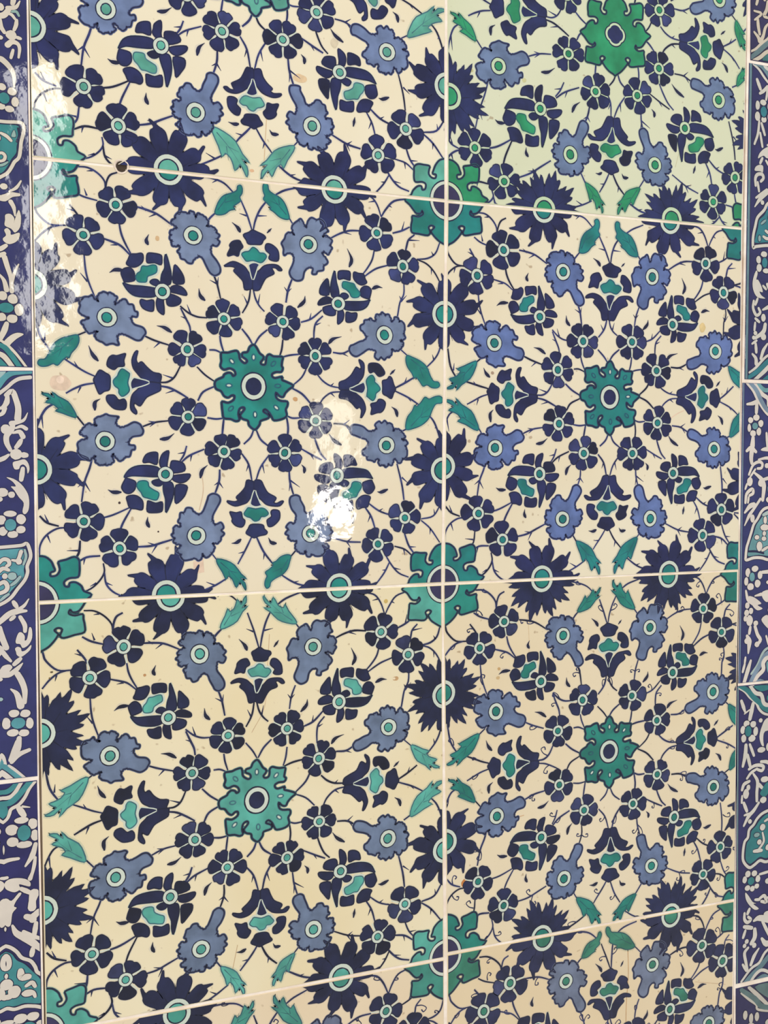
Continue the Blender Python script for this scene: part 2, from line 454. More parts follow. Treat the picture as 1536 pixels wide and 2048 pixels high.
# colours read off each tile (sRGB): body, body2, navy, teal, carnation, small-flower size, petals (inner, corner), leaf kind, edge-flower kind, curls
STYLE = dict(
    A=((235, 222, 190), (240, 230, 206), (42, 44, 98), (92, 168, 150), (112, 130, 170), 1.11, 6, 5, 1, 0, 0, 'floral_tile'),
    B=((232, 216, 185), (237, 225, 199), (45, 49, 102), (30, 130, 122), (118, 134, 166), 1.03, 6, 5, 0, 0, 0, 'floral_tile'),
    C=((232, 215, 174), (237, 225, 193), (36, 38, 76), (84, 164, 150), (108, 124, 152), 1.1, 6, 5, 1, 0, 0, 'floral_tile'),
    D=((228, 206, 172), (234, 216, 186), (40, 40, 78), (62, 136, 122), (112, 122, 150), 1.12, 6, 5, 1, 0, 1, 'floral_tile'),
    E=((212, 216, 182), (221, 222, 194), (44, 48, 100), (40, 142, 98), (108, 128, 164), 1.12, 6, 6, 1, 1, 0, 'floral_tile'),
    F=((231, 217, 187), (236, 226, 200), (42, 43, 96), (28, 124, 122), (98, 118, 172), 1.14, 6, 5, 0, 0, 0, 'floral_tile'),
    G=((229, 211, 176), (233, 218, 188), (40, 42, 84), (34, 126, 114), (104, 121, 156), 1.07, 5, 5, 1, 1, 1, 'floral_tile'),
    H=((226, 204, 166), (231, 212, 178), (50, 48, 86), (56, 126, 104), (112, 122, 146), 1.24, 5, 5, 0, 0, 1, 'floral_tile'))
LABELS = dict(
    A='top left cream tile with a drilled hole at its lower edge', B='cream tile with dark teal star and white glare',
    C='yellowish cream tile with pale turquoise star', D='sliver of cream tile at the bottom left',
    E='greenish glazed tile with bright green star', F='cream tile with deep teal star in the right column',
    G='cream tile with five-petalled small flowers and curled stems', H='cream tile cut by the bottom edge on the right')

PALE = (204, 213, 199)


def palette(k):
    s = STYLE[k]
    nv = np.array(s[2]) * np.array((.84, .95, .95)); body = s[0]; body2 = s[1]; te = np.array(s[3]); ca = np.array(s[4])
    lk = 'tile_' + {'A': 'ivory', 'B': 'cream', 'C': 'straw', 'D': 'sand', 'E': 'celadon', 'F': 'bone', 'G': 'buff', 'H': 'wheat'}[k] + '_'
    return dict(
        body=glaze(lk + 'body', body, rgb2=body2, scale=9, speck=True),
        navy=glaze(lk + 'navy', nv * 0.9, 0.36, 75), dark=glaze(lk + 'dark', nv * 0.62, 0.25, 120),
        wash=glaze(lk + 'wash', nv + 18, 0.30, 110),
        line=glaze(lk + 'line', nv * 0.70, 0.25, 220), stem=glaze(lk + 'stem', nv + 6, 0.4, 150),
        carn=glaze(lk + 'carnation', ca * .96, 0.22, 95), carnd=glaze(lk + 'carnation_edge', ca * 0.62 + nv * 0.38, 0.18, 200),
        teal=glaze(lk + 'teal', te, 0.24, 70), teald=glaze(lk + 'teal_edge', te * 0.55 + nv * 0.45, 0.2, 200),
        pale=glaze(lk + 'pale', PALE if k != 'E' else (196, 214, 180), 0.04, 60),
        halo=glaze(lk + 'halo', body, rgb2=body2, scale=9, halo=((120, 130, 170), 0.20)),
        thalo=glaze(lk + 'teal_halo', body, rgb2=body2, scale=9, halo=(tuple(te), 0.26)),
        plum=glaze(lk + 'plum', (52, 48, 84), 0.18, 120))


# traced outlines ---------------------------------------------------------------
CARN1 = Wz(R8, [(525,465),(575,490),(585,540),(560,610),(520,670),(515,720),(540,770),(590,745),(625,790),(600,820),(630,855),(595,885),(600,910),(560,940),(510,945),(530,985),(515,1030),(490,1060),(455,1080),(435,1060),(425,1045),(410,1060),(405,1095),(375,1110),(350,1085),(300,1105),(245,1105),(210,1075),(215,1050),(175,1035),(165,1010),(205,985),(215,955),(170,945),(140,920),(155,895),(120,865),(145,840),(140,800),(165,785),(205,790),(215,755),(185,730),(200,705),(205,655),(240,640),(265,605),(310,605),(335,640),(385,670),(420,645),(440,590),(465,520),(480,485)])
CARN2 = Wz(R4, [(1225,350),(1200,300),(1120,270),(1075,220),(1090,180),(1140,190),(1150,150),(1120,130),(1100,70),(1060,60),(1030,20),(1000,15),(940,60),(920,70),(905,40),(930,0),(900,-30),(870,-50),(840,-40),(800,-60),(760,-40),(745,0),(755,30),(725,25),(700,0),(690,-30),(650,-15),(600,-5),(560,40),(565,80),(550,130),(580,165),(650,190),(650,215),(575,240),(595,280),(620,320),(660,350),(720,335),(745,340),(725,380),(740,420),(790,445),(830,475),(865,465),(900,465),(940,470),(960,460),(935,420),(940,380),(990,355),(1060,390),(1130,425),(1180,420),(1210,390)])
TULIP = dict(
    leaf1=Wz(R2, [(910,1340),(850,1345),(830,1270),(790,1210),(740,1160),(755,1130),(720,1110),(645,1115),(660,1085),(730,1065),(800,1085),(850,1120),(890,1170),(920,1210),(927,1270),(925,1330)]),
    leaf2=Wz(R2, [(930,1345),(926,1250),(940,1200),(1000,1150),(1050,1105),(1120,1095),(1190,1105),(1225,1150),(1200,1155),(1160,1130),(1125,1130),(1150,1175),(1140,1195),(1070,1230),(1030,1290),(1000,1350),(960,1355)]),
    tongue=Wz(R2, [(930,1240),(900,1130),(900,1095),(945,1080),(990,1095),(985,1120),(950,1200)]),
    bean=Wz(R2, [(820,990),(850,965),(890,955),(930,920),(975,940),(1000,975),(1040,980),(1070,1010),(1050,1050),(1010,1072),(940,1052),(870,1060),(845,1040)]),
    petal1=Wz(R2, [(675,990),(700,930),(695,895),(730,860),(790,850),(820,880),(830,920),(800,950),(785,1010),(740,995),(685,1005)]),
    petal2=Wz(R2, [(1060,920),(1075,880),(1120,885),(1170,930),(1190,980),(1185,1050),(1130,1055),(1095,1030),(1105,990),(1065,950)]),
    petal3=Wz(R2, [(840,790),(890,765),(930,745),(980,770),(1040,795),(1060,820),(1035,850),(1015,890),(960,895),(890,885),(865,840)]))
PEONY = dict(
    sickle1=Wz(R7, [(1360,190),(1280,165),(1150,165),(1070,195),(1020,260),(1015,280),(1090,265),(1200,270),(1340,275),(1370,250)]),
    sickle2=Wz(R7, [(1410,325),(1460,320),(1505,340),(1515,420),(1490,520),(1440,640),(1430,580),(1430,500),(1410,420)]),
    blob=Wz(R7, [(1290,325),(1330,300),(1380,300),(1405,330),(1370,365),(1320,365)]),
    out1=Wz(R7, [(985,370),(1010,310),(1030,290),(1120,320),(1130,360),(1115,410),(1070,445),(1020,435),(990,400)]),
    out2=Wz(R7, [(1035,480),(1100,460),(1160,480),(1200,530),(1205,590),(1180,615),(1130,600),(1070,590),(1050,530)]),
    out3=Wz(R7, [(1245,545),(1260,520),(1330,540),(1395,530),(1400,600),(1380,630),(1310,635),(1245,620)]),
    back1=Wz(R7, [(1205,100),(1230,50),(1290,25),(1345,30),(1350,70),(1340,150),(1270,130),(1210,130)]),
    back2=Wz(R7, [(1375,90),(1400,40),(1460,10),(1460,70),(1445,130),(1440,185),(1390,180),(1370,130)]),
    back3=Wz(R8, [(100,130),(130,110),(190,120),(235,150),(240,210),(130,235),(95,200)]),
    back4=Wz(R8, [(130,265),(200,250),(295,245),(290,290),(240,325),(180,335),(130,310)]),
    back5=Wz(R8, [(155,360),(260,365),(260,430),(220,490),(155,545),(145,480)]))
PBEAN = Wz(R7, [(1140,360),(1160,320),(1220,315),(1255,330),(1265,375),(1310,410),(1360,440),(1350,500),(1310,510),(1250,490),(1205,480),(1180,430),(1155,400)])
STAR = Wz(R5, [(940,475),(975,510),(1000,560),(1035,590),(1035,620),(1010,650),(1025,675),(1060,670),(1070,630),(1075,590),(1100,570),(1140,590),(1180,595),(1235,600),(1230,640),(1225,690),(1240,710),(1220,745),(1170,745),(1130,765),(1130,795),(1160,810),(1230,795),(1225,830),(1270,850),(1340,885),(1300,920),(1260,960),(1240,1000),(1200,990),(1165,955),(1170,1010),(1210,1040),(1280,1050),(1285,1090),(1265,1130),(1275,1190),(1230,1225),(1150,1240),(1125,1210),(1100,1160),(1060,1125),(1035,1150),(1085,1180),(1090,1215),(1010,1240),(1000,1280),(950,1335),(895,1290),(880,1245),(830,1225),(805,1185),(850,1130),(835,1105),(800,1125),(785,1180),(795,1230),(760,1245),(710,1225),(640,1215),(625,1150),(620,1090),(620,1050),(680,1060),(740,1030),(745,990),(715,985),(680,1010),(640,990),(610,940),(560,920),(545,870),(565,830),(630,800),(640,775),(680,755),(715,765),(730,790),(755,775),(745,735),(700,710),(640,725),(605,690),(615,640),(605,590),(615,555),(680,555),(720,540),(770,535),(790,570),(800,620),(850,660),(875,645),(865,615),(825,590),(830,555),(880,545),(900,500)])
STAR_EYES = Wz(R5, [(940,600),(1140,665),(1185,890),(1170,1110),(955,1180),(710,1120),(690,885),(720,640)])
_half = [(1450,25),(1395,45),(1350,90),(1330,140),(1320,180),(1355,190),(1350,225),(1310,225),(1280,185),(1285,140),(1290,105),(1230,95),(1170,80),(1135,110),(1130,160),(1135,220),(1145,265),(1210,265),(1250,290),(1245,335),(1215,345),(1205,310),(1165,310),(1120,350),(1100,400),(1040,440),(1090,490),(1130,550),(1160,575),(1200,575),(1215,550),(1225,585),(1180,612),(1120,605),(1115,650),(1105,710),(1110,770),(1180,785),(1270,800),(1295,770),(1280,720),(1310,700),(1340,715),(1325,740),(1310,760),(1340,810),(1390,860),(1440,890)]
CSTAR = Wz(R3, _half + [(1462, 905)] + [(2924 - x, y) for x, y in reversed(_half)] + [(1462, 12)])
LEAF0 = Wz(R2, [(545,575),(560,520),(590,450),(640,395),(720,370),(765,345),(775,300),(805,290),(825,320),(820,370),(800,410),(810,450),(770,480),(735,510),(745,530),(700,545),(650,580),(590,590)])
LEAF1 = Wz((470, 0), [(415,1090),(410,1130),(370,1200),(340,1260),(325,1230),(290,1250),(270,1290),(255,1320),(235,1290),(225,1270),(195,1310),(180,1335),(172,1320),(180,1275),(220,1235),(165,1240),(215,1200),(270,1130),(340,1100)], 3.657)

STEMS = [  # region, points read along each painted stem of the template tile
    (R1, [(455,590),(530,680),(570,750)]), (R1, [(95,560),(110,620),(140,690),(260,790),(420,800)]), (R1, [(100,965),(180,880),(270,820),(360,800)]),
    (R1, [(505,460),(600,510),(740,550)]), (R1, [(530,205),(640,215),(740,270),(810,350),(820,430)]), (R1, [(940,265),(870,290),(835,350),(825,420)]),
    (R1, [(1130,610),(1230,640),(1350,690),(1500,800)]), (R1, [(960,780),(980,880),(1020,980),(1085,1100)]), (R1, [(790,930),(900,970),(980,1010),(1070,1100)]),
    (R1, [(605,1100),(620,1250),(650,1370),(720,1540)]),
    (R2, [(330,195),(420,200),(520,220),(640,270),(740,370)]), (R2, [(555,570),(500,620),(455,680)]), (R2, [(810,440),(870,580),(900,670),(925,750)]),
    (R2, [(1090,430),(1010,530),(960,640),(935,750)]), (R2, [(1165,385),(1260,340),(1400,312)]), (R2, [(1280,590),(1360,720)]),
    (R2, [(505,1130),(560,1260),(580,1330),(605,1440)]), (R2, [(1330,1240),(1290,1350),(1268,1480)]), (R2, [(910,1330),(895,1440),(870,1510),(825,1586)]),
    (R2, [(935,1340),(960,1440),(1000,1515),(1050,1570)]),
    (R3, [(600,380),(700,410),(760,490),(800,610)]), (R3, [(1060,428),(930,450),(850,530),(800,610)]), (R3, [(915,775),(1010,750),(1090,712)]),
    (R3, [(600,752),(480,750),(380,780),(270,835)]), (R3, [(735,920),(710,1040),(660,1130),(610,1195)]), (R3, [(870,1100),(760,1130),(690,1170),(630,1215)]),
    (R3, [(1045,970),(1060,900),(1080,840),(1140,790)]), (R3, [(1160,1040),(1270,1030),(1350,980),(1395,870)]), (R3, [(1160,1040),(1260,1085),(1340,1170),(1410,1300)]),
    (R3, [(1030,1260),(1030,1390),(990,1480),(960,1640),(910,1760)]),
    (R4, [(115,200),(160,380),(260,530)]), (R4, [(530,380),(640,335)]), (R4, [(380,600),(520,690),(620,750),(720,795)]), (R4, [(710,862),(600,880),(500,920),(420,965)]),
    (R4, [(310,1065),(220,1120),(160,1220),(120,1330)]), (R4, [(530,1195),(640,1330)]), (R4, [(1210,380),(1320,430),(1460,475)]), (R4, [(1190,1305),(1320,1260),(1460,1243)]),
    (R4, [(1370,855),(1450,850),(1520,800),(1580,690)]), (R4, [(1370,890),(1470,910),(1570,960),(1660,1015)]),
    (R5, [(195,80),(280,150),(370,190),(470,200)]), (R5, [(200,100),(250,200),(290,280),(302,350)]), (R5, [(820,310),(890,400),(935,480)]), (R5, [(598,380),(610,460),(638,550)]),
    (R5, [(1080,320),(1000,390),(945,480)]), (R5, [(1237,420),(1225,520),(1200,600)]), (R5, [(490,525),(560,530),(635,570)]), (R5, [(365,695),(450,780),(560,855)]),
    (R5, [(375,1040),(430,950),(555,890)]), (R5, [(470,1212),(560,1225),(645,1215)]), (R5, [(1410,568),(1300,580),(1210,605)]), (R5, [(1485,690),(1430,800),(1330,890)]),
    (R5, [(1520,1070),(1430,970),(1315,905)]), (R5, [(1410,1213),(1330,1215),(1265,1185)]), (R5, [(622,1390),(630,1300),(640,1205)]), (R5, [(840,1480),(910,1410),(945,1320)]),
    (R5, [(1280,1430),(1290,1310),(1268,1170)]), (R5, [(1090,1500),(1010,1430),(965,1330)]),
    (R6, [(-15,245),(90,210),(200,120)]), (R6, [(210,180),(140,250),(120,330),(118,430)]), (R6, [(310,550),(410,560),(500,515)]), (R6, [(150,770),(210,840),(290,890),(400,912)]),
    (R6, [(395,948),(290,960),(210,1020),(172,1090)]), (R6, [(940,912),(1040,860),(1140,800)]), (R6, [(940,940),(1080,1010),(1210,1100)]), (R6, [(970,495),(1070,585)]),
    (R6, [(1240,720),(1340,620),(1390,530),(1405,430)]), (R6, [(1070,1320),(1000,1355)]), (R6, [(1280,1180),(1340,1260),(1390,1400),(1408,1520)]), (R6, [(315,1270),(420,1280),(500,1320),(570,1340)]),
    (R6, [(118,1390),(150,1490),(190,1580),(245,1640)]),
    (R7, [(695,60),(660,190),(610,330),(580,530)]), (R7, [(155,670),(230,740),(350,775)]), (R7, [(440,790),(330,800),(220,870),(160,970),(152,1090)]),
    (R7, [(565,920),(550,1050),(480,1140)]), (R7, [(770,1075),(630,1090),(520,1155)]), (R7, [(800,1150),(810,1240),(760,1330),(670,1410),(550,1458)]),
    (R7, [(810,1240),(830,1360),(900,1440),(1000,1488)]), (R7, [(770,697),(900,660),(1070,585)]), (R7, [(963,840),(1000,740),(1085,590)]), (R7, [(1130,985),(1280,975),(1400,940),(1515,905)]),
    (R8, [(195,115),(235,50),(262,-40)]), (R8, [(205,130),(290,60),(440,-5)]), (R8, [(820,40),(890,150),(922,310)]), (R8, [(1100,50),(1010,180),(962,320)]),
    (R8, [(597,200),(590,320),(540,470)]), (R8, [(1300,200),(1310,330),(1355,490)]), (R8, [(920,885),(860,1010),(780,1160)]), (R8, [(970,885),(1040,1030),(1130,1150)]),
    (R8, [(500,1030),(570,1120)]), (R8, [(1390,995),(1310,1090)]), (R8, [(680,1295),(560,1370),(420,1430),(270,1468)]), (R8, [(1210,1260),(1320,1330),(1420,1370),(1560,1388)]),
    (R9, [(200,105),(110,60),(-20,-15)]), (R9, [(675,545),(780,620),(910,668)]), (R9, [(635,580),(700,680),(742,810)]), (R9, [(1032,510),(1010,350),(960,140)]),
    (R9, [(1205,702),(1330,670),(1405,550)]), (R9, [(1205,715),(1300,800),(1395,940)]), (R9, [(1038,850),(1080,970),(1140,1060)]), (R9, [(935,978),(1040,1010),(1120,1080)]),
    (R9, [(595,937),(450,930),(290,885)]), (R9, [(825,1030),(900,1160),(980,1250),(1080,1292)]), (R9, [(885,1140),(830,1250),(735,1380)])]
THORNS = [  # region, thin end -> root on the stem
    (R1, [(605,425),(632,500)]), (R1, [(1180,600),(1235,650)]), (R1, [(1260,715),(1330,685)]), (R1, [(870,1000),(940,995)]), (R1, [(565,1280),(640,1370)]), (R1, [(430,630),(500,650)]), (R1, [(235,900),(250,840)]), (R1, [(630,250),(690,245)]),
    (R2, [(520,265),(575,235)]), (R2, [(795,575),(870,600)]), (R2, [(1075,600),(985,600)]), (R2, [(495,1250),(570,1290)]), (R2, [(583,1220),(573,1300)]), (R2, [(1250,1320),(1285,1370)]), (R2, [(1325,1335),(1285,1370)]), (R2, [(840,1410),(878,1490)]), (R2, [(1005,1390),(985,1490)]),
    (R3, [(670,460),(735,450)]), (R3, [(910,515),(880,495)]), (R3, [(1035,655),(1010,750)]), (R3, [(1190,850),(1085,845)]), (R3, [(500,790),(420,765)]), (R3, [(440,745),(400,775)]), (R3, [(1310,960),(1330,1000)]), (R3, [(1310,1195),(1310,1125)]), (R3, [(985,1410),(1005,1450)]), (R3, [(1060,1405),(1000,1470)]),
    (R4, [(210,350),(205,430)]), (R4, [(505,640),(540,705)]), (R4, [(540,965),(570,900)]), (R4, [(190,1320),(175,1190)]), (R4, [(1310,505),(1370,450)]), (R4, [(1255,1245),(1320,1260)]), (R4, [(1270,1305),(1320,1262)]), (R4, [(1400,775),(1500,810)]), (R4, [(1430,965),(1520,935)]),
    (R5, [(265,65),(300,155)]), (R5, [(200,185),(262,210)]), (R6, [(190,250),(140,270)]), (R6, [(90,150),(75,220)]), (R6, [(465,590),(410,560)]), (R6, [(320,860),(290,890)]), (R6, [(330,1000),(290,962)]), (R6, [(1060,800),(1040,860)]), (R6, [(1105,1050),(1080,1012)]), (R6, [(1320,570),(1335,625)]), (R6, [(1345,1320),(1360,1300)]), (R6, [(480,1235),(420,1282)]), (R6, [(480,1345),(450,1295)]),
    (R7, [(540,380),(605,325)]), (R7, [(668,425),(612,335)]), (R7, [(205,655),(240,735)]), (R7, [(265,945),(235,870)]), (R7, [(430,1022),(545,1022)]), (R7, [(600,1165),(610,1105)]), (R7, [(665,1385),(730,1350)]), (R7, [(895,1375),(830,1350)]), (R7, [(1250,940),(1330,968)]), (R7, [(1290,1050),(1340,968)]),
    (R8, [(170,40),(240,30)]), (R8, [(300,120),(310,55)]), (R8, [(865,220),(890,150)]), (R8, [(1050,240),(1030,150)]), (R8, [(540,360),(588,330)]), (R8, [(632,390),(590,330)]), (R8, [(1410,380),(1310,310)]), (R8, [(1300,420),(1312,340)]), (R8, [(785,1050),(850,1035)]), (R8, [(1040,1115),(1050,1050)]), (R8, [(460,1340),(550,1375)]), (R8, [(1400,1330),(1350,1345)]),
    (R9, [(115,100),(90,50)]), (R9, [(820,595),(780,620)]), (R9, [(880,650),(860,650)]), (R9, [(665,735),(690,670)]), (R9, [(1075,340),(1010,280)]), (R9, [(1335,600),(1345,660)]), (R9, [(1295,860),(1300,800)]), (R9, [(1155,985),(1090,985)]), (R9, [(1040,1070),(1030,1005)]), (R9, [(505,890),(460,930)]), (R9, [(490,990),(450,930)]), (R9, [(1000,1215),(930,1200)]), (R9, [(810,1220),(845,1220)])]
COMMAS = [(R1, [(1260,890),(1235,950),(1255,1000)]), (R1, [(860,1280),(920,1250),(1010,1255)]),
    (R2, [(720,665),(780,720),(805,770)]), (R2, [(1125,725),(1075,775)]), (R2, [(385,1335),(400,1410),(450,1460)]), (R2, [(1462,1410),(1450,1470),(1385,1530)]),
    (R3, [(455,930),(500,1040),(475,1120)]), (R3, [(815,1330),(760,1318),(705,1342)]), (R4, [(650,480),(690,570),(750,640)]), (R4, [(770,1020),(715,1060),(715,1140)]),
    (R4, [(1340,280),(1420,300),(1495,350)]), (R4, [(1520,1370),(1450,1420),(1370,1430)]), (R6, [(400,390),(310,415),(265,465)]), (R6, [(945,720),(890,775)]), (R6, [(905,1100),(950,1140),(965,1205)]),
    (R6, [(270,1375),(320,1440),(400,1490)]), (R7, [(845,405),(900,430),(985,430)]), (R7, [(1250,680),(1245,740),(1268,790)]), (R8, [(475,155),(420,210),(400,290)]), (R8, [(1425,150),(1455,190),(1452,240)]),
    (R8, [(715,950),(770,940),(815,905)]), (R8, [(1090,890),(1120,940),(1175,950)]), (R9, [(760,425),(800,430),(870,400)]), (R9, [(522,655),(510,750)])]
STEMS = [Wz(r, p) for r, p in STEMS]; THORNS = [Wz(r, p) for r, p in THORNS]; COMMAS = [Wz(r, p) for r, p in COMMAS]
BW = {k: W([v])[0] for k, v in B.items()}
TAILW = {k: W([v])[0] for k, v in TAIL.items()}
HEADW = {k: W([v])[0] for k, v in HEAD.items()}


# ------------------------------------------------------------------ placing the template on every tile
class Warp:
    """smooth placement of the common stencil on one hand-painted tile, from the measured flower centres"""

    def __init__(self, key):
        ids = list(B)
        src = np.array([BW[i] for i in ids])
        T = TILES[key]
        known = [n for n, i in enumerate(ids) if i in T]
        dst = np.zeros_like(src)
        kd = W([T[ids[n]] for n in known])
        A = np.column_stack([src[known], np.ones(len(known))])
        if len(known) < 14:      # few sightings: same stencil, only shifted
            M = np.array([[1, 0], [0, 1], (kd - src[known]).mean(0)])
        else:
            M = np.linalg.lstsq(A, kd, rcond=None)[0]
        dst[:] = np.column_stack([src, np.ones(len(src))]) @ M
        dst[known] = kd
        self.src = src; n = len(src)
        d = np.linalg.norm(src[:, None] - src[None], axis=2)
        K = self._k(d) + np.eye(n) * 2e-6
        P = np.column_stack([np.ones(n), src])
        L = np.zeros((n + 3, n + 3)); L[:n, :n] = K; L[:n, n:] = P; L[n:, :n] = P.T
        self.c = np.linalg.solve(L, np.vstack([dst, np.zeros((3, 2))]))

    @staticmethod
    def _k(d):
        return d * d * np.log(np.maximum(d, 1e-9))

    def __call__(self, p):
        p = np.asarray(p, float).reshape(-1, 2)
        d = np.linalg.norm(p[:, None] - self.src[None], axis=2)
        return self._k(d) @ self.c[:-3] + np.column_stack([np.ones(len(p)), p]) @ self.c[-3:]


def sim(a0, b0, a1, b1, mirror=False):
    """similarity that carries a0->a1, b0->b1 (mirrored across the axis if asked)"""
    z0 = complex(*(b0 - a0)); z1 = complex(*(b1 - a1))

    def f(p):
        q = np.asarray(p, float) - a0
        z = (q[:, 0] + 1j * q[:, 1]) / z0
        if mirror:
            z = np.conj(z)
        z = z * z1
        return np.column_stack([z.real + a1[0], z.imag + a1[1]])
    return f, abs(z1) / abs(z0)


def jit(p, amt):
    return p + np.array([[rnd.gauss(0, amt), rnd.gauss(0, amt)] for _ in range(len(p))])


PXM = 0.0003      # about one photo pixel on the wall, in metres


def eye(P, m, c, r, squash=1.0, rot=0.0, layer=6, dark=True, core='teal'):
    if dark:
        P.poly(ellipse(c[0], c[1], r * 1.12, r * 1.12 * squash, rot, 26, 0.015), m['line'], layer)
    P.poly(ellipse(c[0], c[1], r, r * squash, rot, 26, 0.02), m['pale'], layer + 1)
    ox, oy = rnd.uniform(-.05, .05) * r, rnd.uniform(-.05, .05) * r
    P.poly(ellipse(c[0] + ox, c[1] + oy, r * .60, r * .62 * squash, rot, 20, 0.03), m['line'], layer + 2)
    P.poly(ellipse(c[0] + ox, c[1] + oy, r * .48, r * .50 * squash, rot, 18, 0.04), m[core], layer + 3)


def small_flower(P, m, c, R, n, a0):
    hw = math.pi / n
    tone = rnd.random()
    for k in range(n):
        a = a0 + 2 * math.pi * k / n + rnd.uniform(-.07, .07)
        g = hw * rnd.uniform(.88, .94); rr = R * rnd.uniform(.94, 1.05)
        P.stroke([(c[0] + R * .33 * math.cos(a + hw), c[1] + R * .33 * math.sin(a + hw)), (c[0] + R * .86 * math.cos(a + hw), c[1] + R * .86 * math.sin(a + hw))], 2.6 * PXM, m['pale'], 2)
        prof = [(.33, -.62), (.50, -.80), (.76, -.95), (.90, -.86), (.975, -.58), (1.0, -.24), (.955, 0), (1.0, .25), (.985, .58), (.90, .86), (.76, .95), (.50, .80), (.33, .62)]
        if rnd.random() < .4:
            prof[6] = (1.02, 0)
        pts = np.array([(c[0] + rr * r * math.cos(a + t * g), c[1] + rr * r * math.sin(a + t * g)) for r, t in prof])
        pts = smooth(jit(pts, R * .012), True, 2)
        P.stroke(pts, 5.0 * PXM, m['halo'], 0, True)
        q = rnd.random()
        P.poly(pts, m['dark'] if q < .10 else m['wash'] if q > .90 else m['navy'], 4)
        P.stroke(pts, 1.8 * PXM, m['line'], 5, True)
    eye(P, m, c, R * .335, rnd.uniform(.96, 1.1), rnd.uniform(-.4, .4))


def carnation(P, m, T, sc, kind, a, rad):
    o = smooth(jit(T(CARN2 if kind else CARN1), .00016), True, 6)
    if area2(o) < 0:
        o = o[::-1]
    t = np.roll(o, -1, 0) - np.roll(o, 1, 0); t /= np.maximum(np.linalg.norm(t, axis=1, keepdims=True), 1e-9)
    s_ = np.cumsum(np.linalg.norm(np.diff(o, axis=0, append=o[:1]), axis=1))
    rim = np.clip((.0150 - np.linalg.norm(o - a, axis=1)) / .002, 0, 1)      # the stubby tail keeps a plain edge
    o = o + np.column_stack([t[:, 1], -t[:, 0]]) * (np.abs(np.sin(math.pi * s_ / .0021)) * .00052 * rim)[:, None]
    P.stroke(o, 6 * PXM, m['halo'], 0, True)
    P.poly(o, m['carn'], 3)
    P.stroke(o, 5.2 * PXM, m['carnd'], 4, True)
    P.stroke(o, 2.5 * PXM, m['line'], 5, True)
    ctr = o.mean(0)
    for k in range(4, len(o), 17):           # brushed ticks drawn in from the scalloped rim
        d = a - o[k]; L = np.linalg.norm(d)
        if L < .0155 * sc:
            P.stroke([o[k], o[k] + d / L * rnd.uniform(.0008, .0019)], [2.0 * PXM, .4 * PXM], m['line'], 5)
    eye(P, m, a, rad, rnd.uniform(.98, 1.1), rnd.uniform(-.3, .3), 6)


def tulip(P, m, T, mir):
    names = ['leaf1', 'leaf2', 'petal1', 'petal2', 'petal3', 'tongue']
    bean = smooth(jit(T(TULIP['bean']), .00012), True, 3)
    P.stroke(bean, 10 * PXM, m['pale'], 3, True)
    P.poly(bean, m['teal'], 6); P.stroke(bean, 2.4 * PXM, m['teald'], 7, True)
    for nme in names:
        o = smooth(jit(T(TULIP[nme]), .00015), True, 3)
        P.stroke(o, 5 * PXM, m['halo'], 0, True)
        if nme == 'tongue':
            P.stroke(o, 4.5 * PXM, m['pale'], 4, True)
        P.poly(o, m['dark'] if nme[0] == 'p' and rnd.random() < .12 else m['navy'], 4 if nme != 'tongue' else 5)
        P.stroke(o, 2.6 * PXM, m['line'], 4, True)


def peony(P, m, T, c, R):
    bean = smooth(jit(T(PBEAN), .00012), True, 3)
    P.stroke(bean, 10 * PXM, m['pale'], 2, True)
    P.poly(bean, m['teal'], 5); P.stroke(bean, 2.4 * PXM, m['teald'], 6, True)
    for nme, pts in PEONY.items():
        o = smooth(jit(T(pts), .00014), True, 3)
        P.stroke(o, 5 * PXM, m['halo'], 0, True)
        if nme[0] == 's' or nme == 'blob':
            P.stroke(o, 4.5 * PXM, m['pale'], 3, True)
        P.poly(o, m['dark'] if nme[0] in 'bo' and rnd.random() < .09 else m['navy'], 4)
        P.stroke(o, 2.6 * PXM, m['line'], 4, True)
    eye(P, m, c, R, rnd.uniform(.98, 1.12), rnd.uniform(-.3, .3), 7)


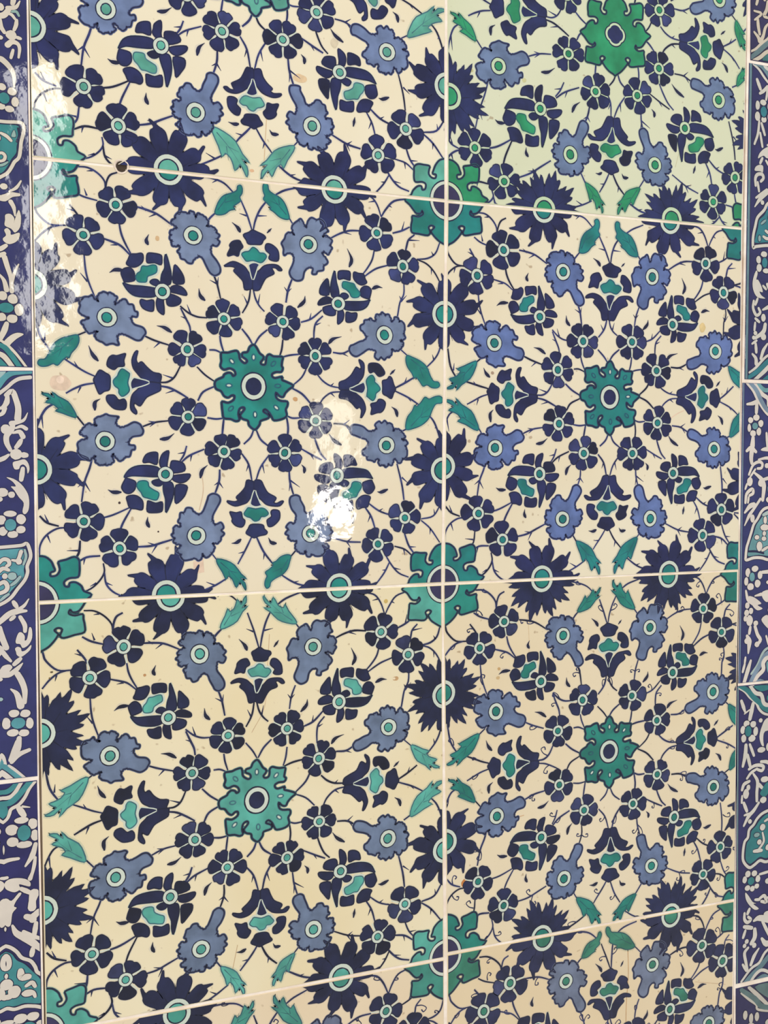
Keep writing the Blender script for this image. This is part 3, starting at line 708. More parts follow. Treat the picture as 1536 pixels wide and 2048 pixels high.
def edge_flower(P, m, T, c, sc, kind, rot):
    if kind == 0:
        n = 10; pts = []; hook = 1 if rnd.random() < .5 else -1
        for k in range(n):           # separate pointed petals, each with a hooked tip
            a = rot + 2 * math.pi * (k + .5) / n + rnd.uniform(-.05, .05)
            r = .0252 * sc * rnd.uniform(.90, 1.06); u = 2 * math.pi / n
            prof = [(-.50, .50), (-.44, .67), (-.37, .81), (-.24, .89), (-.12, .93), (.08, 1.10), (.13, 1.08), (.08, .93), (.22, .90), (.33, .81), (.42, .67)]
            if hook < 0:
                prof = [(-t, q) for t, q in reversed(prof)]
            pts += [(c[0] + r * q * math.cos(a + t * u), c[1] + r * q * math.sin(a + t * u)) for t, q in prof]
        q = jit(np.array(pts), .00014) - c
        o = smooth(c + q, True, 3)
    else:
        n = 10; pts = []
        for k in range(n):           # toothed petals: a long tip between two shorter ones
            a = rot + 2 * math.pi * (k + .5) / n
            r = .0270 * sc * rnd.uniform(.92, 1.06); u = 2 * math.pi / n
            for t, q in ((-.50, .60), (-.40, .80), (-.30, .90), (-.20, .80), (-.12, .90), (.02, 1.06), (.07, .90), (.16, .80), (.27, .92), (.33, .80), (.42, .70)):
                q *= rnd.uniform(.97, 1.03)
                pts.append((c[0] + r * q * math.cos(a + t * u), c[1] + r * q * math.sin(a + t * u)))
        o = smooth(np.array(pts), True, 2)
    P.stroke(o, 5 * PXM, m['halo'], 0, True)
    P.poly(o, m['navy'], 4)
    P.stroke(o, 1.5 * PXM, m['line'], 5, True)
    for k in range(10):      # brushed veins between the petals
        a = rot + 2 * math.pi * k / 10
        P.stroke([(c[0] + .009 * sc * math.cos(a), c[1] + .009 * sc * math.sin(a)), (c[0] + .0150 * sc * math.cos(a + .06), c[1] + .0185 * sc * math.sin(a + .06))],
                 [2.2 * PXM, .5 * PXM], m['line'], 5)
    R = .0083 * sc
    P.poly(ellipse(c[0], c[1], R * 1.06, R * 1.1, 0, 28, .01), m['line'], 6)
    P.poly(ellipse(c[0], c[1], R, R * 1.04, 0, 28, .012), m['pale'], 7)
    P.poly(ellipse(c[0], c[1], R * .73, R * .76, 0, 26, .015), m['line'], 8)
    P.poly(ellipse(c[0], c[1], R * .63, R * .66, 0, 24, .02), m['teal'], 9)


def leaf(P, m, T, kind, b, t):
    o = smooth(jit(T(LEAF1 if kind else LEAF0), .00012), True, 3 if not kind else 2)
    P.stroke(o, 9 * PXM, m['thalo'], 1, True)
    P.poly(o, m['teal'], 4)
    P.stroke(o, 2.6 * PXM, m['teald'], 5, True)
    d = t - b
    nr = np.array([-d[1], d[0]])
    P.stroke(smooth([b + d * .12, b + d * .45 + nr * .03, b + d * .8 + nr * .02], False), [2.0 * PXM, .8 * PXM, .3 * PXM], m['teald'], 5)
    P.stroke([b + d * .42 + nr * .02, b + d * .60 + nr * .13], [1.5 * PXM, .4 * PXM], m['teald'], 6)
    P.stroke([b + d * .40, b + d * .62 - nr * .12], [1.5 * PXM, .4 * PXM], m['teald'], 6)


def star(P, m, T, c, sc):
    o = smooth(jit(T(STAR), .0001), True, 3)
    P.stroke(o, 8 * PXM, m['thalo'], 1, True)
    P.poly(o, m['teal'], 4); P.stroke(o, 6.0 * PXM, m['teald'], 5, True); P.stroke(o, 3.4 * PXM, m['line'], 6, True)
    for e in T(STAR_EYES):
        a = math.atan2(e[1] - c[1], e[0] - c[0])
        P.poly(ellipse(e[0], e[1], .0023 * sc, .0015 * sc, a, 14), m['teald'], 6)
        P.poly(ellipse(e[0], e[1], .0013 * sc, .00065 * sc, a, 12), m['pale'] if rnd.random() < .6 else m['teal'], 7)
    for r, mt, ly in ((.0083, 'line', 6), (.0074, 'pale', 7), (.0051, 'line', 8), (.0047, 'navy', 9)):
        P.poly(ellipse(c[0], c[1], r * sc * .97, r * sc * 1.06, 0, 30, .012), m[mt], ly)


def corner_star(P, m, T, c, small=False):
    o = smooth(jit(T(CSTAR), .0001), True, 3)
    P.stroke(o, 8 * PXM, m['thalo'], 1, True)
    P.poly(o, m['teal'], 4); P.stroke(o, 5.0 * PXM, m['teald'], 5, True); P.stroke(o, 3.0 * PXM, m['line'], 6, True)
    if small:                    # four-lobed navy heart
        for r, mt, ly in ((.0082, 'line', 6), (.0074, 'pale', 7), (.0060, 'navy', 8)):
            t = np.linspace(0, 2 * math.pi, 40, endpoint=False); k = r * (.90 + .14 * np.abs(np.cos(2 * t)) ** .7)
            P.poly(np.column_stack([c[0] + k * np.cos(t), c[1] + k * np.sin(t)]), m[mt], ly)
        return
    for r, mt, ly in ((.0122, 'line', 6), (.0115, 'pale', 7), (.0096, 'line', 8), (.0092, 'plum', 9)):
        P.poly(smooth(ellipse(c[0], c[1], r * .98, r * 1.06, 0, 16, .012), True, 2), m[mt], ly)


def curl(p0, p1, side):
    d = p1 - p0; L = np.linalg.norm(d) * 1.1; t = -d / max(L, 1e-9)
    nr = np.array([-t[1], t[0]]) * side
    return np.array([p1, p1 + t * L * .6 + nr * L * .15, p1 + t * L * 1.0 + nr * L * .55, p1 + t * L * .65 + nr * L * .85, p1 + t * L * .45 + nr * L * .55])


def paint_tile(key, tile, clip):
    s = STYLE[key]; m = palette(key); warp = Warp(key)
    fsz, n_in, n_co, leafk, edgek, curls = s[5], s[6], s[7], s[8], s[9], s[10]
    a = {i: warp(BW[i])[0] for i in B}

    def done(P, name, c, label=None):
        o = P.link(name, tile, c)
        if o and label:
            o['label'] = label
        return o
    # vines
    P = Paint(clip)
    for st_ in STEMS:
        o = warp(smooth(st_, False, 4))
        w = PXM * 3.9 * rnd.uniform(.85, 1.1)
        P.stroke(o, w * 2.1, m['halo'], 0)
        P.stroke(o, [w * .85, w * 1.1, w * 1.05, w * .8], m['dark'] if rnd.random() < .22 else m['stem'], 2)
    for th in THORNS:
        o = warp(th)
        if curls:
            o = smooth(curl(o[0], o[1], 1 if rnd.random() < .5 else -1), False, 4)
            P.stroke(o, [PXM * 3.0, PXM * 2.0, PXM * 2.4, PXM * 3.2], m['stem'], 2)
        else:
            P.stroke(o, [PXM * .8, PXM * 2.6, PXM * 4.0], m['stem'], 2)
    c = clip.mean(0)
    o = done(P, 'vine_stems', c)
    if o:
        o['kind'] = 'stuff'
    for cm in COMMAS:
        P = Paint(clip)
        o = warp(smooth(cm, False, 5) if len(cm) > 2 else np.array([cm[0], cm.mean(0), cm[1]]))
        L = np.linalg.norm(np.diff(o, axis=0), axis=1).sum()
        w = min(L * .34, PXM * 8)
        P.stroke(o, [w * .3, w * .9, w * 1.9, w * 1.6, w * .9], m['halo'], 0)
        P.stroke(o, [w * .08, w * .4, w * .9, w * 1.0, w * .3], m['line'], 3)
        done(P, 'comma_leaf', o.mean(0))
    for i in ('i', 'k'):
        for k in range(1, 9):
            P = Paint(clip); q = a[f'{i}{k}']
            small_flower(P, m, q, .0108 * fsz * (1 if key != 'C' or i == 'k' else .95), n_in if i == 'i' else n_co, rnd.uniform(0, 6.3))
            done(P, 'small_flower', q)
    par = dict(c7=0, c8=1, c6=0, c5=1, c2=0, c1=1, c3=0, c4=1)
    for k in par:
        q = a[k]; tl = warp(TAILW[k])[0]
        kind = k in ('c3', 'c4', 'c2')
        b0 = 'c3' if kind else 'c7'
        L0 = np.linalg.norm(TAILW[b0] - BW[b0]); d1 = tl - q; L1 = np.linalg.norm(d1)
        tl = q + d1 / L1 * L0 * min(max(L1 / L0, .95), 1.06) * (1.0 if kind else 1.05)
        T, sc = sim(BW[b0], TAILW[b0], q, tl, bool(par[k]))
        P = Paint(clip); carnation(P, m, T, sc, kind, q, .0052)
        done(P, 'carnation', q, 'grey-blue carnation with a stubby tail')
    for k in 'NSWE':
        T, sc = sim(BW['tNb'], BW['tNt'], a[f't{k}b'], a[f't{k}t'], rnd.random() < .5)
        P = Paint(clip); tulip(P, m, T, False)
        done(P, 'lotus_blossom', (a[f't{k}b'] + a[f't{k}t']) / 2)
    for k, mir in (('p1', 1), ('p2', 0), ('p3', 0), ('p4', 1)):
        q = a[k]; hd = warp(HEADW[k])[0]
        T, sc = sim(BW['p3'], HEADW['p3'], q, hd, bool(mir))
        P = Paint(clip); peony(P, m, T, q, .0043)
        done(P, 'peony', q)
    for k in range(1, 9):
        q = a[f'e{k}']
        d0 = np.array([0, .02]); e0 = Wz(R3, [(325, 340)])[0]
        d1 = {1: (0, .02), 2: (0, .02), 7: (0, -.02), 8: (0, -.02), 3: (.02, 0), 4: (.02, 0), 5: (-.02, 0), 6: (-.02, 0)}[k]
        T, sc = sim(e0, e0 + d0, q, q + np.array(d1), k in (1, 8, 4, 5))
        P = Paint(clip); edge_flower(P, m, T, q, 1.0, (edgek and not (key == 'G' and k in (4, 6))) or (key == 'C' and k in (3, 4, 5)), math.atan2(d1[1], d1[0]))
        done(P, 'large_blossom', q)
    for k, mir in (('N1', 0), ('N2', 1), ('E1', 0), ('E2', 1), ('S2', 0), ('S1', 1), ('W2', 0), ('W1', 1)):
        b, t = a[f'l{k}b'], a[f'l{k}t']
        lk = leafk or (key == 'F' and k[0] != 'N') or (key == 'B' and k in ('W2', 'S1'))
        if lk:
            f0 = Wz((470, 0), [(415, 1090), (177, 1328)], 3.657)
        else:
            f0 = np.array([BW['lN1b'], BW['lN1t']])
        T, sc = sim(f0[0], f0[1], b, t, bool(mir))
        P = Paint(clip); leaf(P, m, T, lk, b, t)
        done(P, 'leaf', (b + t) / 2)
    q = a['st']
    T, sc = sim(BW['st'], BW['st'] + (0, .02), q, q + np.array((0, .02)))
    P = Paint(clip)
    if key == 'E':
        e0 = Wz(R3, [(1462, 450)])[0]
        T, sc = sim(e0, e0 + (0, .02), q, q + np.array((0, .0192)))
        corner_star(P, m, T, q, True)
    else:
        star(P, m, T, q, 1.0)
    done(P, 'star_rosette', q, 'turquoise star rosette with navy centre')
    e0 = Wz(R3, [(1462, 450)])[0]
    for k in range(1, 5):
        q = a[f'q{k}']
        T, sc = sim(e0, e0 + (0, .02), q, q + np.array((0, .02)))
        P = Paint(clip); corner_star(P, m, T, q)
        done(P, 'corner_rosette', q)


WEAR = {  # photo x, y, half sizes, colour: stains, patched glaze, hairline cracks
    'B': [('o', 121, 768, 21, 17, (222, 196, 172)), ('o', 121, 762, 8, 8, (240, 214, 192)), ('p', [(384, 1122), (404, 1115), (406, 1142), (386, 1146)], (226, 198, 174)), ('o', 586, 800, 5, 4, (206, 160, 112)), ('o', 313, 482, 4, 5, (206, 172, 130)),
          ('o', 238, 1005, 2.6, 2.6, (70, 52, 52)), ('o', 315, 1062, 1.8, 1.8, (70, 52, 52)), ('c', [(400, 940), (404, 980), (396, 1020)], 1.6, (212, 184, 154))],
    'C': [('o', 785, 1353, 6, 4, (196, 158, 112)), ('o', 782, 1353, 3, 2, (240, 222, 190)), ('o', 766, 1200, 4, 4, (206, 176, 104)), ('c', [(535, 1265), (530, 1350), (525, 1410), (500, 1460)], 1.3, (206, 176, 140)), ('c', [(472, 1880), (462, 1930)], 1.3, (196, 164, 124)), ('o', 104, 1340, 3, 2, (92, 76, 56)), ('o', 100, 1352, 2, 2, (120, 100, 60)), ('o', 288, 1346, 3, 3, (196, 148, 100))],
    'G': [('o', 921, 1759, 6, 7, (196, 124, 62)), ('c', [(1015, 1632), (1040, 1624)], 2.2, (206, 172, 132)), ('o', 990, 1334, 3, 3, (196, 160, 110)), ('o', 988, 1352, 4, 3, (206, 176, 130)), ('c', [(1047, 1215), (1050, 1290), (1046, 1330)], 1.3, (216, 190, 150))],
    'H': [('c', [(1246, 1886), (1247, 1940), (1243, 2000), (1242, 2060)], 2.0, (198, 158, 112)), ('c', [(1380, 1955), (1440, 1960)], 1.2, (206, 176, 140))],
    'F': [('o', 977, 748, 3, 3, (176, 150, 126)), ('o', 1394, 658, 6, 8, (222, 196, 140)), ('c', [(1330, 838), (1345, 828), (1358, 822)], 2.2, (226, 196, 170)), ('o', 931, 883, 3, 3, (190, 168, 140))],
    'E': [('o', 934, 148, 5, 4, (196, 190, 140)), ('o', 1040, 168, 4, 4, (200, 196, 146)), ('c', [(1350, 300), (1340, 340)], 1.2, (196, 190, 150))],
    'A': [('o', 595, 165, 14, 8, (226, 196, 156)), ('o', 500, 348, 5, 3, (222, 180, 142)), ('o', 663, 95, 8, 9, (214, 200, 172)), ('c', [(530, 230), (526, 300), (524, 340)], 1.6, (216, 186, 146))]}


def paint_wear(key, tile, clip):
    P = Paint(clip)
    for w in WEAR.get(key, []):
        m = glaze('wear_%d_%d_%d' % w[-1], w[-1], 0.10, 260, 0.12)
        if w[0] == 'o':
            c, e = W([(w[1], w[2]), (w[1] + 1, w[2])]); k = np.linalg.norm(e - c)
            P.poly(smooth(ellipse(c[0], c[1], w[3] * k, w[4] * k, 0, 11, .10), True, 2), m, 2)
        elif w[0] == 'p':
            P.poly(W(w[1]), m, 2)
        else:
            P.stroke(smooth(W(w[1]), False, 6) if len(w[1]) > 2 else W(w[1]), w[2] * PXM, m, 1)
    o = P.link('glaze_wear', tile, clip.mean(0))
    if o:
        o['kind'] = 'stuff'


HOLE = W([(242, 340)])[0]; HR = 0.0034
for key in 'ABCDEFGH':
    poly = CORNERS[key][::-1]            # counter-clockwise from BL
    if area2(poly) < 0:
        poly = poly[::-1]
    body = poly
    if key in 'AB':                      # the drilled hole bites into both tiles
        out = []
        n = len(poly)
        for i in range(n):
            p, q = poly[i], poly[(i + 1) % n]
            out.append(p)
            d = q - p; L = np.linalg.norm(d); d = d / L
            tt = np.dot(HOLE - p, d); foot = p + d * tt
            dist = np.linalg.norm(HOLE - foot)
            if 0 < tt < L and dist < HR and abs(d[0]) > .8:
                h = math.sqrt(HR ** 2 - dist ** 2)
                p0, p1 = foot - d * h, foot + d * h
                inward = np.array([-d[1], d[0]])
                a0 = math.atan2(*(p0 - HOLE)[::-1]); a1 = math.atan2(*(p1 - HOLE)[::-1])
                mid = math.atan2(*inward[::-1])
                while a0 - mid > math.pi: a0 -= 2 * math.pi
                while a0 - mid < -math.pi: a0 += 2 * math.pi
                while a1 - mid > math.pi: a1 -= 2 * math.pi
                while a1 - mid < -math.pi: a1 += 2 * math.pi
                out += [HOLE + HR * np.array([math.cos(t), math.sin(t)]) for t in np.linspace(a0, a1, 12)]
        body = np.array(out)
    tile, inner = slab('floral_tile', body, -0.001, FRONT, palette(key)['body'], panel)
    tile['label'] = LABELS[key]
    clip = poly + (poly.mean(0) - poly) * (0.0006 / 0.125)
    paint_tile(key, tile, clip)
    paint_wear(key, tile, clip)


# grout between the cream tiles, and the drilled hole
def grout_bed(parent, poly):
    poly = np.asarray(poly)
    if area2(poly) < 0:
        poly = poly[::-1]
    n = len(poly)
    v = [(x, -0.0009, z) for x, z in poly] + [(x, GROUT, z) for x, z in poly]
    f = [tuple(range(n - 1, -1, -1)), tuple(range(n, 2 * n))] + [(i, (i + 1) % n, n + (i + 1) % n, n + i) for i in range(n)]
    return mesh_obj('grout_bed', v, f, GROUT_MAT, parent)


la, lb = W([(63, 320)])[0], W([(1477, 460)])[0]
grout_bed(panel, [CORNERS['A'][0], CORNERS['E'][1], CORNERS['E'][2] + (.0008, 0), CORNERS['F'][2] + (.0008, 0), CORNERS['G'][2] + (.0008, 0), CORNERS['H'][2], CORNERS['D'][3], CORNERS['C'][3], CORNERS['B'][3]])
n = 20
ang = np.linspace(0, 2 * math.pi, n, endpoint=False)
v = []
for r, y in ((HR * 1.22, FRONT - .00025), (HR * 1.02, FRONT - .0001), (HR * .88, FRONT + .0004)):
    v += [(r * (1 + .05 * math.sin(3 * t)) * math.cos(t), y, r * (1 + .05 * math.sin(3 * t + 1)) * math.sin(t)) for t in ang]
f = [(k * n + i, k * n + (i + 1) % n, (k + 1) * n + (i + 1) % n, (k + 1) * n + i) for k in range(2) for i in range(n)]
mesh_obj('chipped_rim', v, f, CHIP_MAT, panel, (HOLE[0], 0, HOLE[1]))
v = []
for r, y in ((HR * .90, FRONT + .0002), (HR * .86, GROUT - .00005)):
    v += [(r * math.cos(t), y, r * math.sin(t)) for t in ang]
v.append((0, GROUT - .00005, 0))
f = [(i, (i + 1) % n, n + (i + 1) % n, n + i) for i in range(n)] + [(n + i, n + (i + 1) % n, 2 * n) for i in range(n)]
o = mesh_obj('drilled_hole', v, f, HOLE_MAT, panel, (HOLE[0], 0, HOLE[1]))
o['label'] = 'dark drilled hole in the joint between two tiles'
# ------------------------------------------------------------------ the two navy border strips
# every entry: (detail origin, enlargement, [shapes]); shape = (kind, data..., colour)
#   S points width colour : brushed stroke      P points colour : patch      O cx cy rx ry colour : dab
#   F cx cy rx ry [(petal x, y, rx, ry)...] : rosette with a turquoise eye   M edge-points width fill-points : medallion
Z = 7.877
LEFT = [
 ((0, 0), Z, [
  ('S', [(230,-20),(225,80),(210,150)], 78, 'w'), ('O', 20,195,55,60,'w'), ('S', [(-20,340),(80,320),(150,240)], 90, 'w'), ('S', [(130,215),(260,200),(325,105)], [70,60,20], 'w'),
  ('S', [(200,270),(270,270),(310,335)], 42, 'b'), ('S', [(150,300),(200,320),(250,385)], 48, 'w'), ('S', [(15,390),(30,500),(85,595)], 66, 'w'), ('S', [(275,400),(265,480),(235,555)], 58, 'w'),
  ('O', 190,635,82,75,'w'), ('S', [(265,665),(335,690)], 55, 'w'), ('S', [(130,790),(200,740),(290,770),(320,850),(305,985)], [90,80,60,50,35], 'w'), ('S', [(220,865),(185,990)], 52, 'w'), ('O', 15,670,45,35,'w'),
  ('S', [(-20,985),(40,1010),(130,1090),(210,1200),(235,1300),(235,1445)], [60,90,85,70,55,25], 'w'),
  ('F', 80,1615,78,88, [(45,1440,60,55),(205,1515,70,62),(250,1675,55,78),(160,1785,68,50),(35,1745,60,50),(-45,1620,45,70)])]),
 ((0, 250), Z, [
  ('M', [(-30,0),(120,15),(280,20),(360,40),(388,110),(375,210),(345,330),(335,430),(310,570),(240,640),(190,730),(120,820),(-30,900)], 52,
        [(-30,40),(120,50),(280,65),(340,130),(330,240),(285,380),(275,500),(200,600),(140,710),(70,800),(-30,850)]),
  ('S', [(30,190),(120,240),(190,310)], 52, 'w'), ('P', [(190,240),(235,140),(262,245)], 'b'), ('S', [(300,110),(320,220),(280,330)], 26, 'n'), ('S', [(-20,510),(50,500),(95,550),(70,615),(-20,630)], 48, 'w'),
  ('S', [(-20,700),(70,680),(130,640)], 40, 'b'), ('O', -5,265,30,45,'w'), ('S', [(-20,665),(60,650),(140,620)], 14, 'n'),
  ('O', 75,1020,55,48,'w'), ('S', [(342,935),(270,1040),(160,1100)], [25,50,30], 'w'), ('S', [(-20,1195),(80,1200),(190,1150),(315,1150)], [70,110,80,45], 'w'), ('S', [(180,1255),(230,1350),(250,1475)], [70,60,25], 'w'),
  ('P', [(100,1460),(180,1450),(240,1520),(230,1590),(300,1390),(340,1480),(330,1650),(250,1740),(190,1680),(90,1630),(95,1540)], 'w'),
  ('P', [(80,1700),(130,1670),(180,1720),(190,1775),(310,1740),(320,1800),(270,1880),(160,1920),(80,1880),(60,1830),(110,1780)], 'w'), ('S', [(-20,2010),(40,1985),(110,1940)], 70, 'w')]),
 ((0, 500), Z, [
  ('S', [(-20,140),(85,95)], 70, 'w'), ('S', [(85,150),(130,300),(185,480),(200,690)], [80,75,60,65], 'w'), ('S', [(305,265),(240,400),(205,560)], [22,45,40], 'w'), ('S', [(10,425),(80,520),(120,665)], [30,60,80], 'w'),
  ('F', 110,940,112,78, [(55,755,68,72),(215,805,72,78),(312,970,66,95),(205,1110,80,68),(40,1085,72,65),(-30,920,50,90)]),
  ('S', [(120,1185),(80,1300),(20,1420)], 85, 'w'), ('P', [(70,1480),(180,1370),(290,1330),(385,1355),(280,1420),(190,1500),(150,1540)], 'w'),
  ('S', [(-20,1430),(60,1470),(150,1540),(250,1640),(340,1750),(440,1885)], 42, 'w'), ('S', [(-20,1510),(90,1560),(200,1690),(340,1890)], 80, 't'), ('S', [(-20,1640),(90,1710),(230,1890)], 78, 'w'),
  ('P', [(-20,1720),(60,1770),(150,1885),(-20,1885)], 't')]),
 ((0, 730), Z, [
  ('S', [(-20,360),(80,225),(180,155),(300,135),(520,130)], [90,90,85,75,50], 't'), ('P', [(-20,130),(110,118),(40,200),(-20,240)], 'b'), ('S', [(-20,480),(120,375),(220,285),(330,230),(490,212)], [55,55,55,60,60], 'w'),
  ('S', [(105,490),(205,430),(265,560),(300,700),(290,860)], [60,85,85,90,100], 'w'), ('S', [(130,500),(120,600),(60,680),(-20,700)], [60,85,60,30], 'w'), ('S', [(90,690),(60,770),(-20,810)], [70,60,50], 'w'),
  ('S', [(445,765),(400,860),(340,900),(190,930)], [12,40,50,80], 'w'), ('O', 105,1020,72,75,'w'), ('S', [(210,920),(200,1020),(120,1120),(120,1230),(175,1345)], [75,80,85,80,60], 'w'),
  ('S', [(255,1005),(350,975),(425,1015)], [30,55,60], 'w'), ('S', [(215,1080),(320,1060),(375,1140)], [30,70,80], 'w'), ('S', [(345,1190),(310,1250),(265,1305)], 72, 'w'), ('O', 265,1410,85,85,'w'), ('S', [(350,1420),(425,1425)], 90, 'w'),
  ('S', [(-20,1510),(80,1470),(150,1420)], [70,70,40], 'w'), ('P', [(215,1540),(300,1510),(400,1490),(460,1560),(475,1650),(445,1712),(430,1620),(380,1570),(330,1590),(310,1640),(240,1640)], 'w'), ('S', [(372,1630),(345,1810)], 75, 'w'),
  ('P', [(115,1770),(220,1790),(340,1870),(430,1990),(465,2090),(470,2210),(450,2300),(400,2345),(365,2300),(385,2170),(310,2080),(240,1975),(185,1912),(262,1910),(210,1835)], 'w'),
  ('O', 50,2005,85,70,'w'), ('O', 195,2040,50,50,'w'), ('O', 10,2110,45,40,'w')]),
 ((0, 980), Z, [
  ('F', 180,540,82,92, [(175,365,92,48),(35,465,66,75),(345,455,70,80),(340,615,66,60),(215,690,76,55),(60,640,66,72)]),
  ('M', [(-30,895),(150,880),(350,860),(430,830),(475,920),(492,1040),(440,1180),(445,1280),(400,1400),(290,1540),(200,1660),(100,1740),(-30,1805)], 52,
        [(-30,930),(380,905),(440,1000),(425,1120),(395,1230),(400,1330),(330,1430),(200,1570),(130,1650),(-30,1740)]),
  ('S', [(-20,1160),(60,1080),(140,1090),(160,1150),(120,1185)], 60, 'w'), ('S', [(205,1090),(290,1090),(345,955)], [35,50,60], 'w'), ('O', 310,1110,45,50,'w'), ('S', [(400,930),(420,1040),(380,1160)], 40, 'b'), ('O', 205,1340,66,60,'b'), ('S', [(-20,1290),(60,1220),(150,1245)], 62, 'w'), ('O', 90,1340,40,45,'w'),
  ('S', [(-20,1480),(80,1430),(130,1500),(100,1570),(-20,1620)], 66, 'w'), ('O', 10,1370,38,34,'c'), ('S', [(20,1720),(90,1660),(150,1620)], 45, 'b'), ('S', [(190,1480),(260,1430),(330,1350)], 50, 'b'),
  ('S', [(225,1740),(275,1815)], 72, 'w'), ('S', [(462,1695),(390,1800),(270,1880)], [18,50,60], 'w'), ('S', [(-20,2080),(140,1940),(270,1890),(425,1880)], [70,85,95,40], 'w'), ('S', [(330,1975),(400,2100),(405,2200)], [60,70,55], 'w')]),
 ((0, 1230), Z, [
  ('S', [(-20,125),(90,30),(150,-10)], 62, 'w'), ('S', [(180,50),(240,0)], 60, 'w'),
  ('P', [(260,370),(300,260),(350,245),(400,300),(400,370),(430,360),(450,290),(470,170),(510,190),(515,330),(460,440),(370,490),(330,430),(270,420)], 'w'),
  ('P', [(250,500),(290,470),(340,490),(355,540),(420,520),(500,440),(490,510),(420,580),(340,630),(280,600),(265,550)], 'w'), ('S', [(15,170),(40,300),(115,490)], [60,90,85], 'w'), ('S', [(-20,460),(40,520),(-10,600)], 72, 'w'),
  ('S', [(60,555),(110,620),(185,695)], [70,70,40], 'w'), ('S', [(335,655),(235,745)], 72, 'w'), ('P', [(10,840),(60,770),(160,745),(210,790),(165,860),(370,715),(330,810),(260,885),(150,950),(-20,945),(-20,900)], 'w'),
  ('S', [(285,890),(350,1000),(400,1150),(400,1340)], [85,90,85,60], 'w'), ('S', [(185,1130),(280,1210),(340,1395)], [25,80,110], 'w'),
  ('F', 300,1660,102,86, [(235,1510,78,60),(412,1510,75,62),(478,1660,55,88),(388,1810,75,55),(215,1810,86,55),(115,1665,62,88)]), ('S', [(315,1890),(290,2060),(240,2130)], 90, 'w'), ('O', 15,1290,45,30,'b'), ('O', 15,980,40,30,'w')]),
 ((0, 1480), Z, [
  ('S', [(300,-20),(240,120),(175,270)], [90,85,60], 'w'), ('S', [(195,300),(310,180),(475,105)], [60,75,55], 'w'), ('S', [(-20,150),(60,210),(100,335)], 52, 'w'), ('S', [(-20,260),(30,310),(20,370)], 75, 't'),
  ('S', [(60,360),(160,410),(320,550)], 88, 't'), ('S', [(150,350),(250,420),(400,540)], 42, 'w'), ('S', [(-20,420),(90,495),(205,580)], 78, 'w'),
  ('S', [(-20,770),(120,760),(220,690),(300,590)], 75, 't'), ('S', [(-20,860),(150,850),(250,770),(360,590)], 60, 'w'), ('S', [(30,950),(170,930),(310,810),(500,580)], 92, 't'),
  ('S', [(590,570),(480,700),(400,850),(310,960),(190,1030),(160,1110),(115,1195),(-20,1300)], 50, 'w'), ('S', [(90,1000),(80,1100),(-20,1200)], 90, 't'), ('O', -5,990,45,72,'w'),
  ('S', [(305,1010),(390,1130)], 95, 'w'), ('S', [(365,990),(480,1000)], [40,15], 'w'), ('F', 390,1400,96,122, [(350,1205,105,52),(525,1255,70,82),(560,1440,62,88),(395,1582,105,58),(215,1540,82,75),(205,1355,92,85)]),
  ('S', [(570,1570),(520,1750),(410,1920)], [60,85,30], 'w'), ('S', [(565,1780),(545,1920),(510,2060)], 52, 'w'), ('S', [(-20,1900),(130,1830),(305,1800)], [80,65,45], 'w'), ('S', [(-20,1540),(45,1620),(45,1730),(-20,1850)], 62, 'w')]),
 ((0, 1730), 6.44, [
  ('S', [(440,0),(395,120)], [30,55], 'w'), ('P', [(70,180),(120,130),(220,110),(330,120),(395,160),(395,215),(330,205),(255,190),(270,250),(200,290),(120,270),(80,240)], 'w'), ('O', 8,235,42,45,'w'), ('S', [(-20,135),(105,105)], 45, 'w'),
  ('S', [(280,245),(395,295)], 62, 'w'), ('P', [(-20,430),(90,370),(160,400),(250,300),(285,310),(220,400),(190,470),(225,490),(170,560),(150,700),(110,730),(60,680),(60,590),(-20,610)], 'w'),
  ('S', [(450,300),(425,400),(420,490)], [120,85,100], 'w'), ('S', [(345,600),(420,610),(510,530)], [70,90,70], 'w'), ('O', 430,640,45,40,'w'), ('S', [(472,680),(450,830)], 62, 'w'),
  ('S', [(170,715),(220,810),(330,870),(440,940),(540,1020)], [30,75,95,90,60], 'w'), ('S', [(310,790),(430,850),(530,880)], 52, 'w'), ('O', 30,770,60,50,'w'), ('S', [(432,1005),(415,1095)], 64, 'w'),
  ('M', [(-30,965),(120,985),(220,1045),(290,1125),(400,1165),(460,1240),(485,1305),(560,1360),(600,1500),(590,1740),(460,1742),(330,1742),(200,1782),(100,1772),(-30,1810)], 44,
        [(-30,1020),(150,1060),(230,1150),(330,1200),(440,1300),(530,1390),(560,1500),(550,1700),(330,1710),(200,1750),(-30,1770)]),
  ('S', [(-20,1130),(90,1105),(130,1190),(100,1265),(-20,1250)], 60, 'w'), ('O', 80,1365,32,38,'w'), ('O', 95,1470,75,70,'w'), ('O', 195,1560,75,80,'w'), ('O', 120,1625,50,35,'w'),
  ('S', [(275,1290),(290,1370),(380,1365)], 88, 'w'), ('S', [(345,1485),(420,1440),(460,1490)], 52, 'w'), ('O', 370,1575,75,45,'w'), ('O', 0,1640,38,45,'w'), ('S', [(440,1560),(460,1620)], 45, 'w'),
  ('F', 380,2030,88,90, [(275,1900,80,60),(435,1870,72,55),(520,1985,50,70),(205,2030,55,70),(300,2150,70,50),(450,2150,70,50)]), ('S', [(-20,1965),(165,1945)], 62, 'w')]),
]
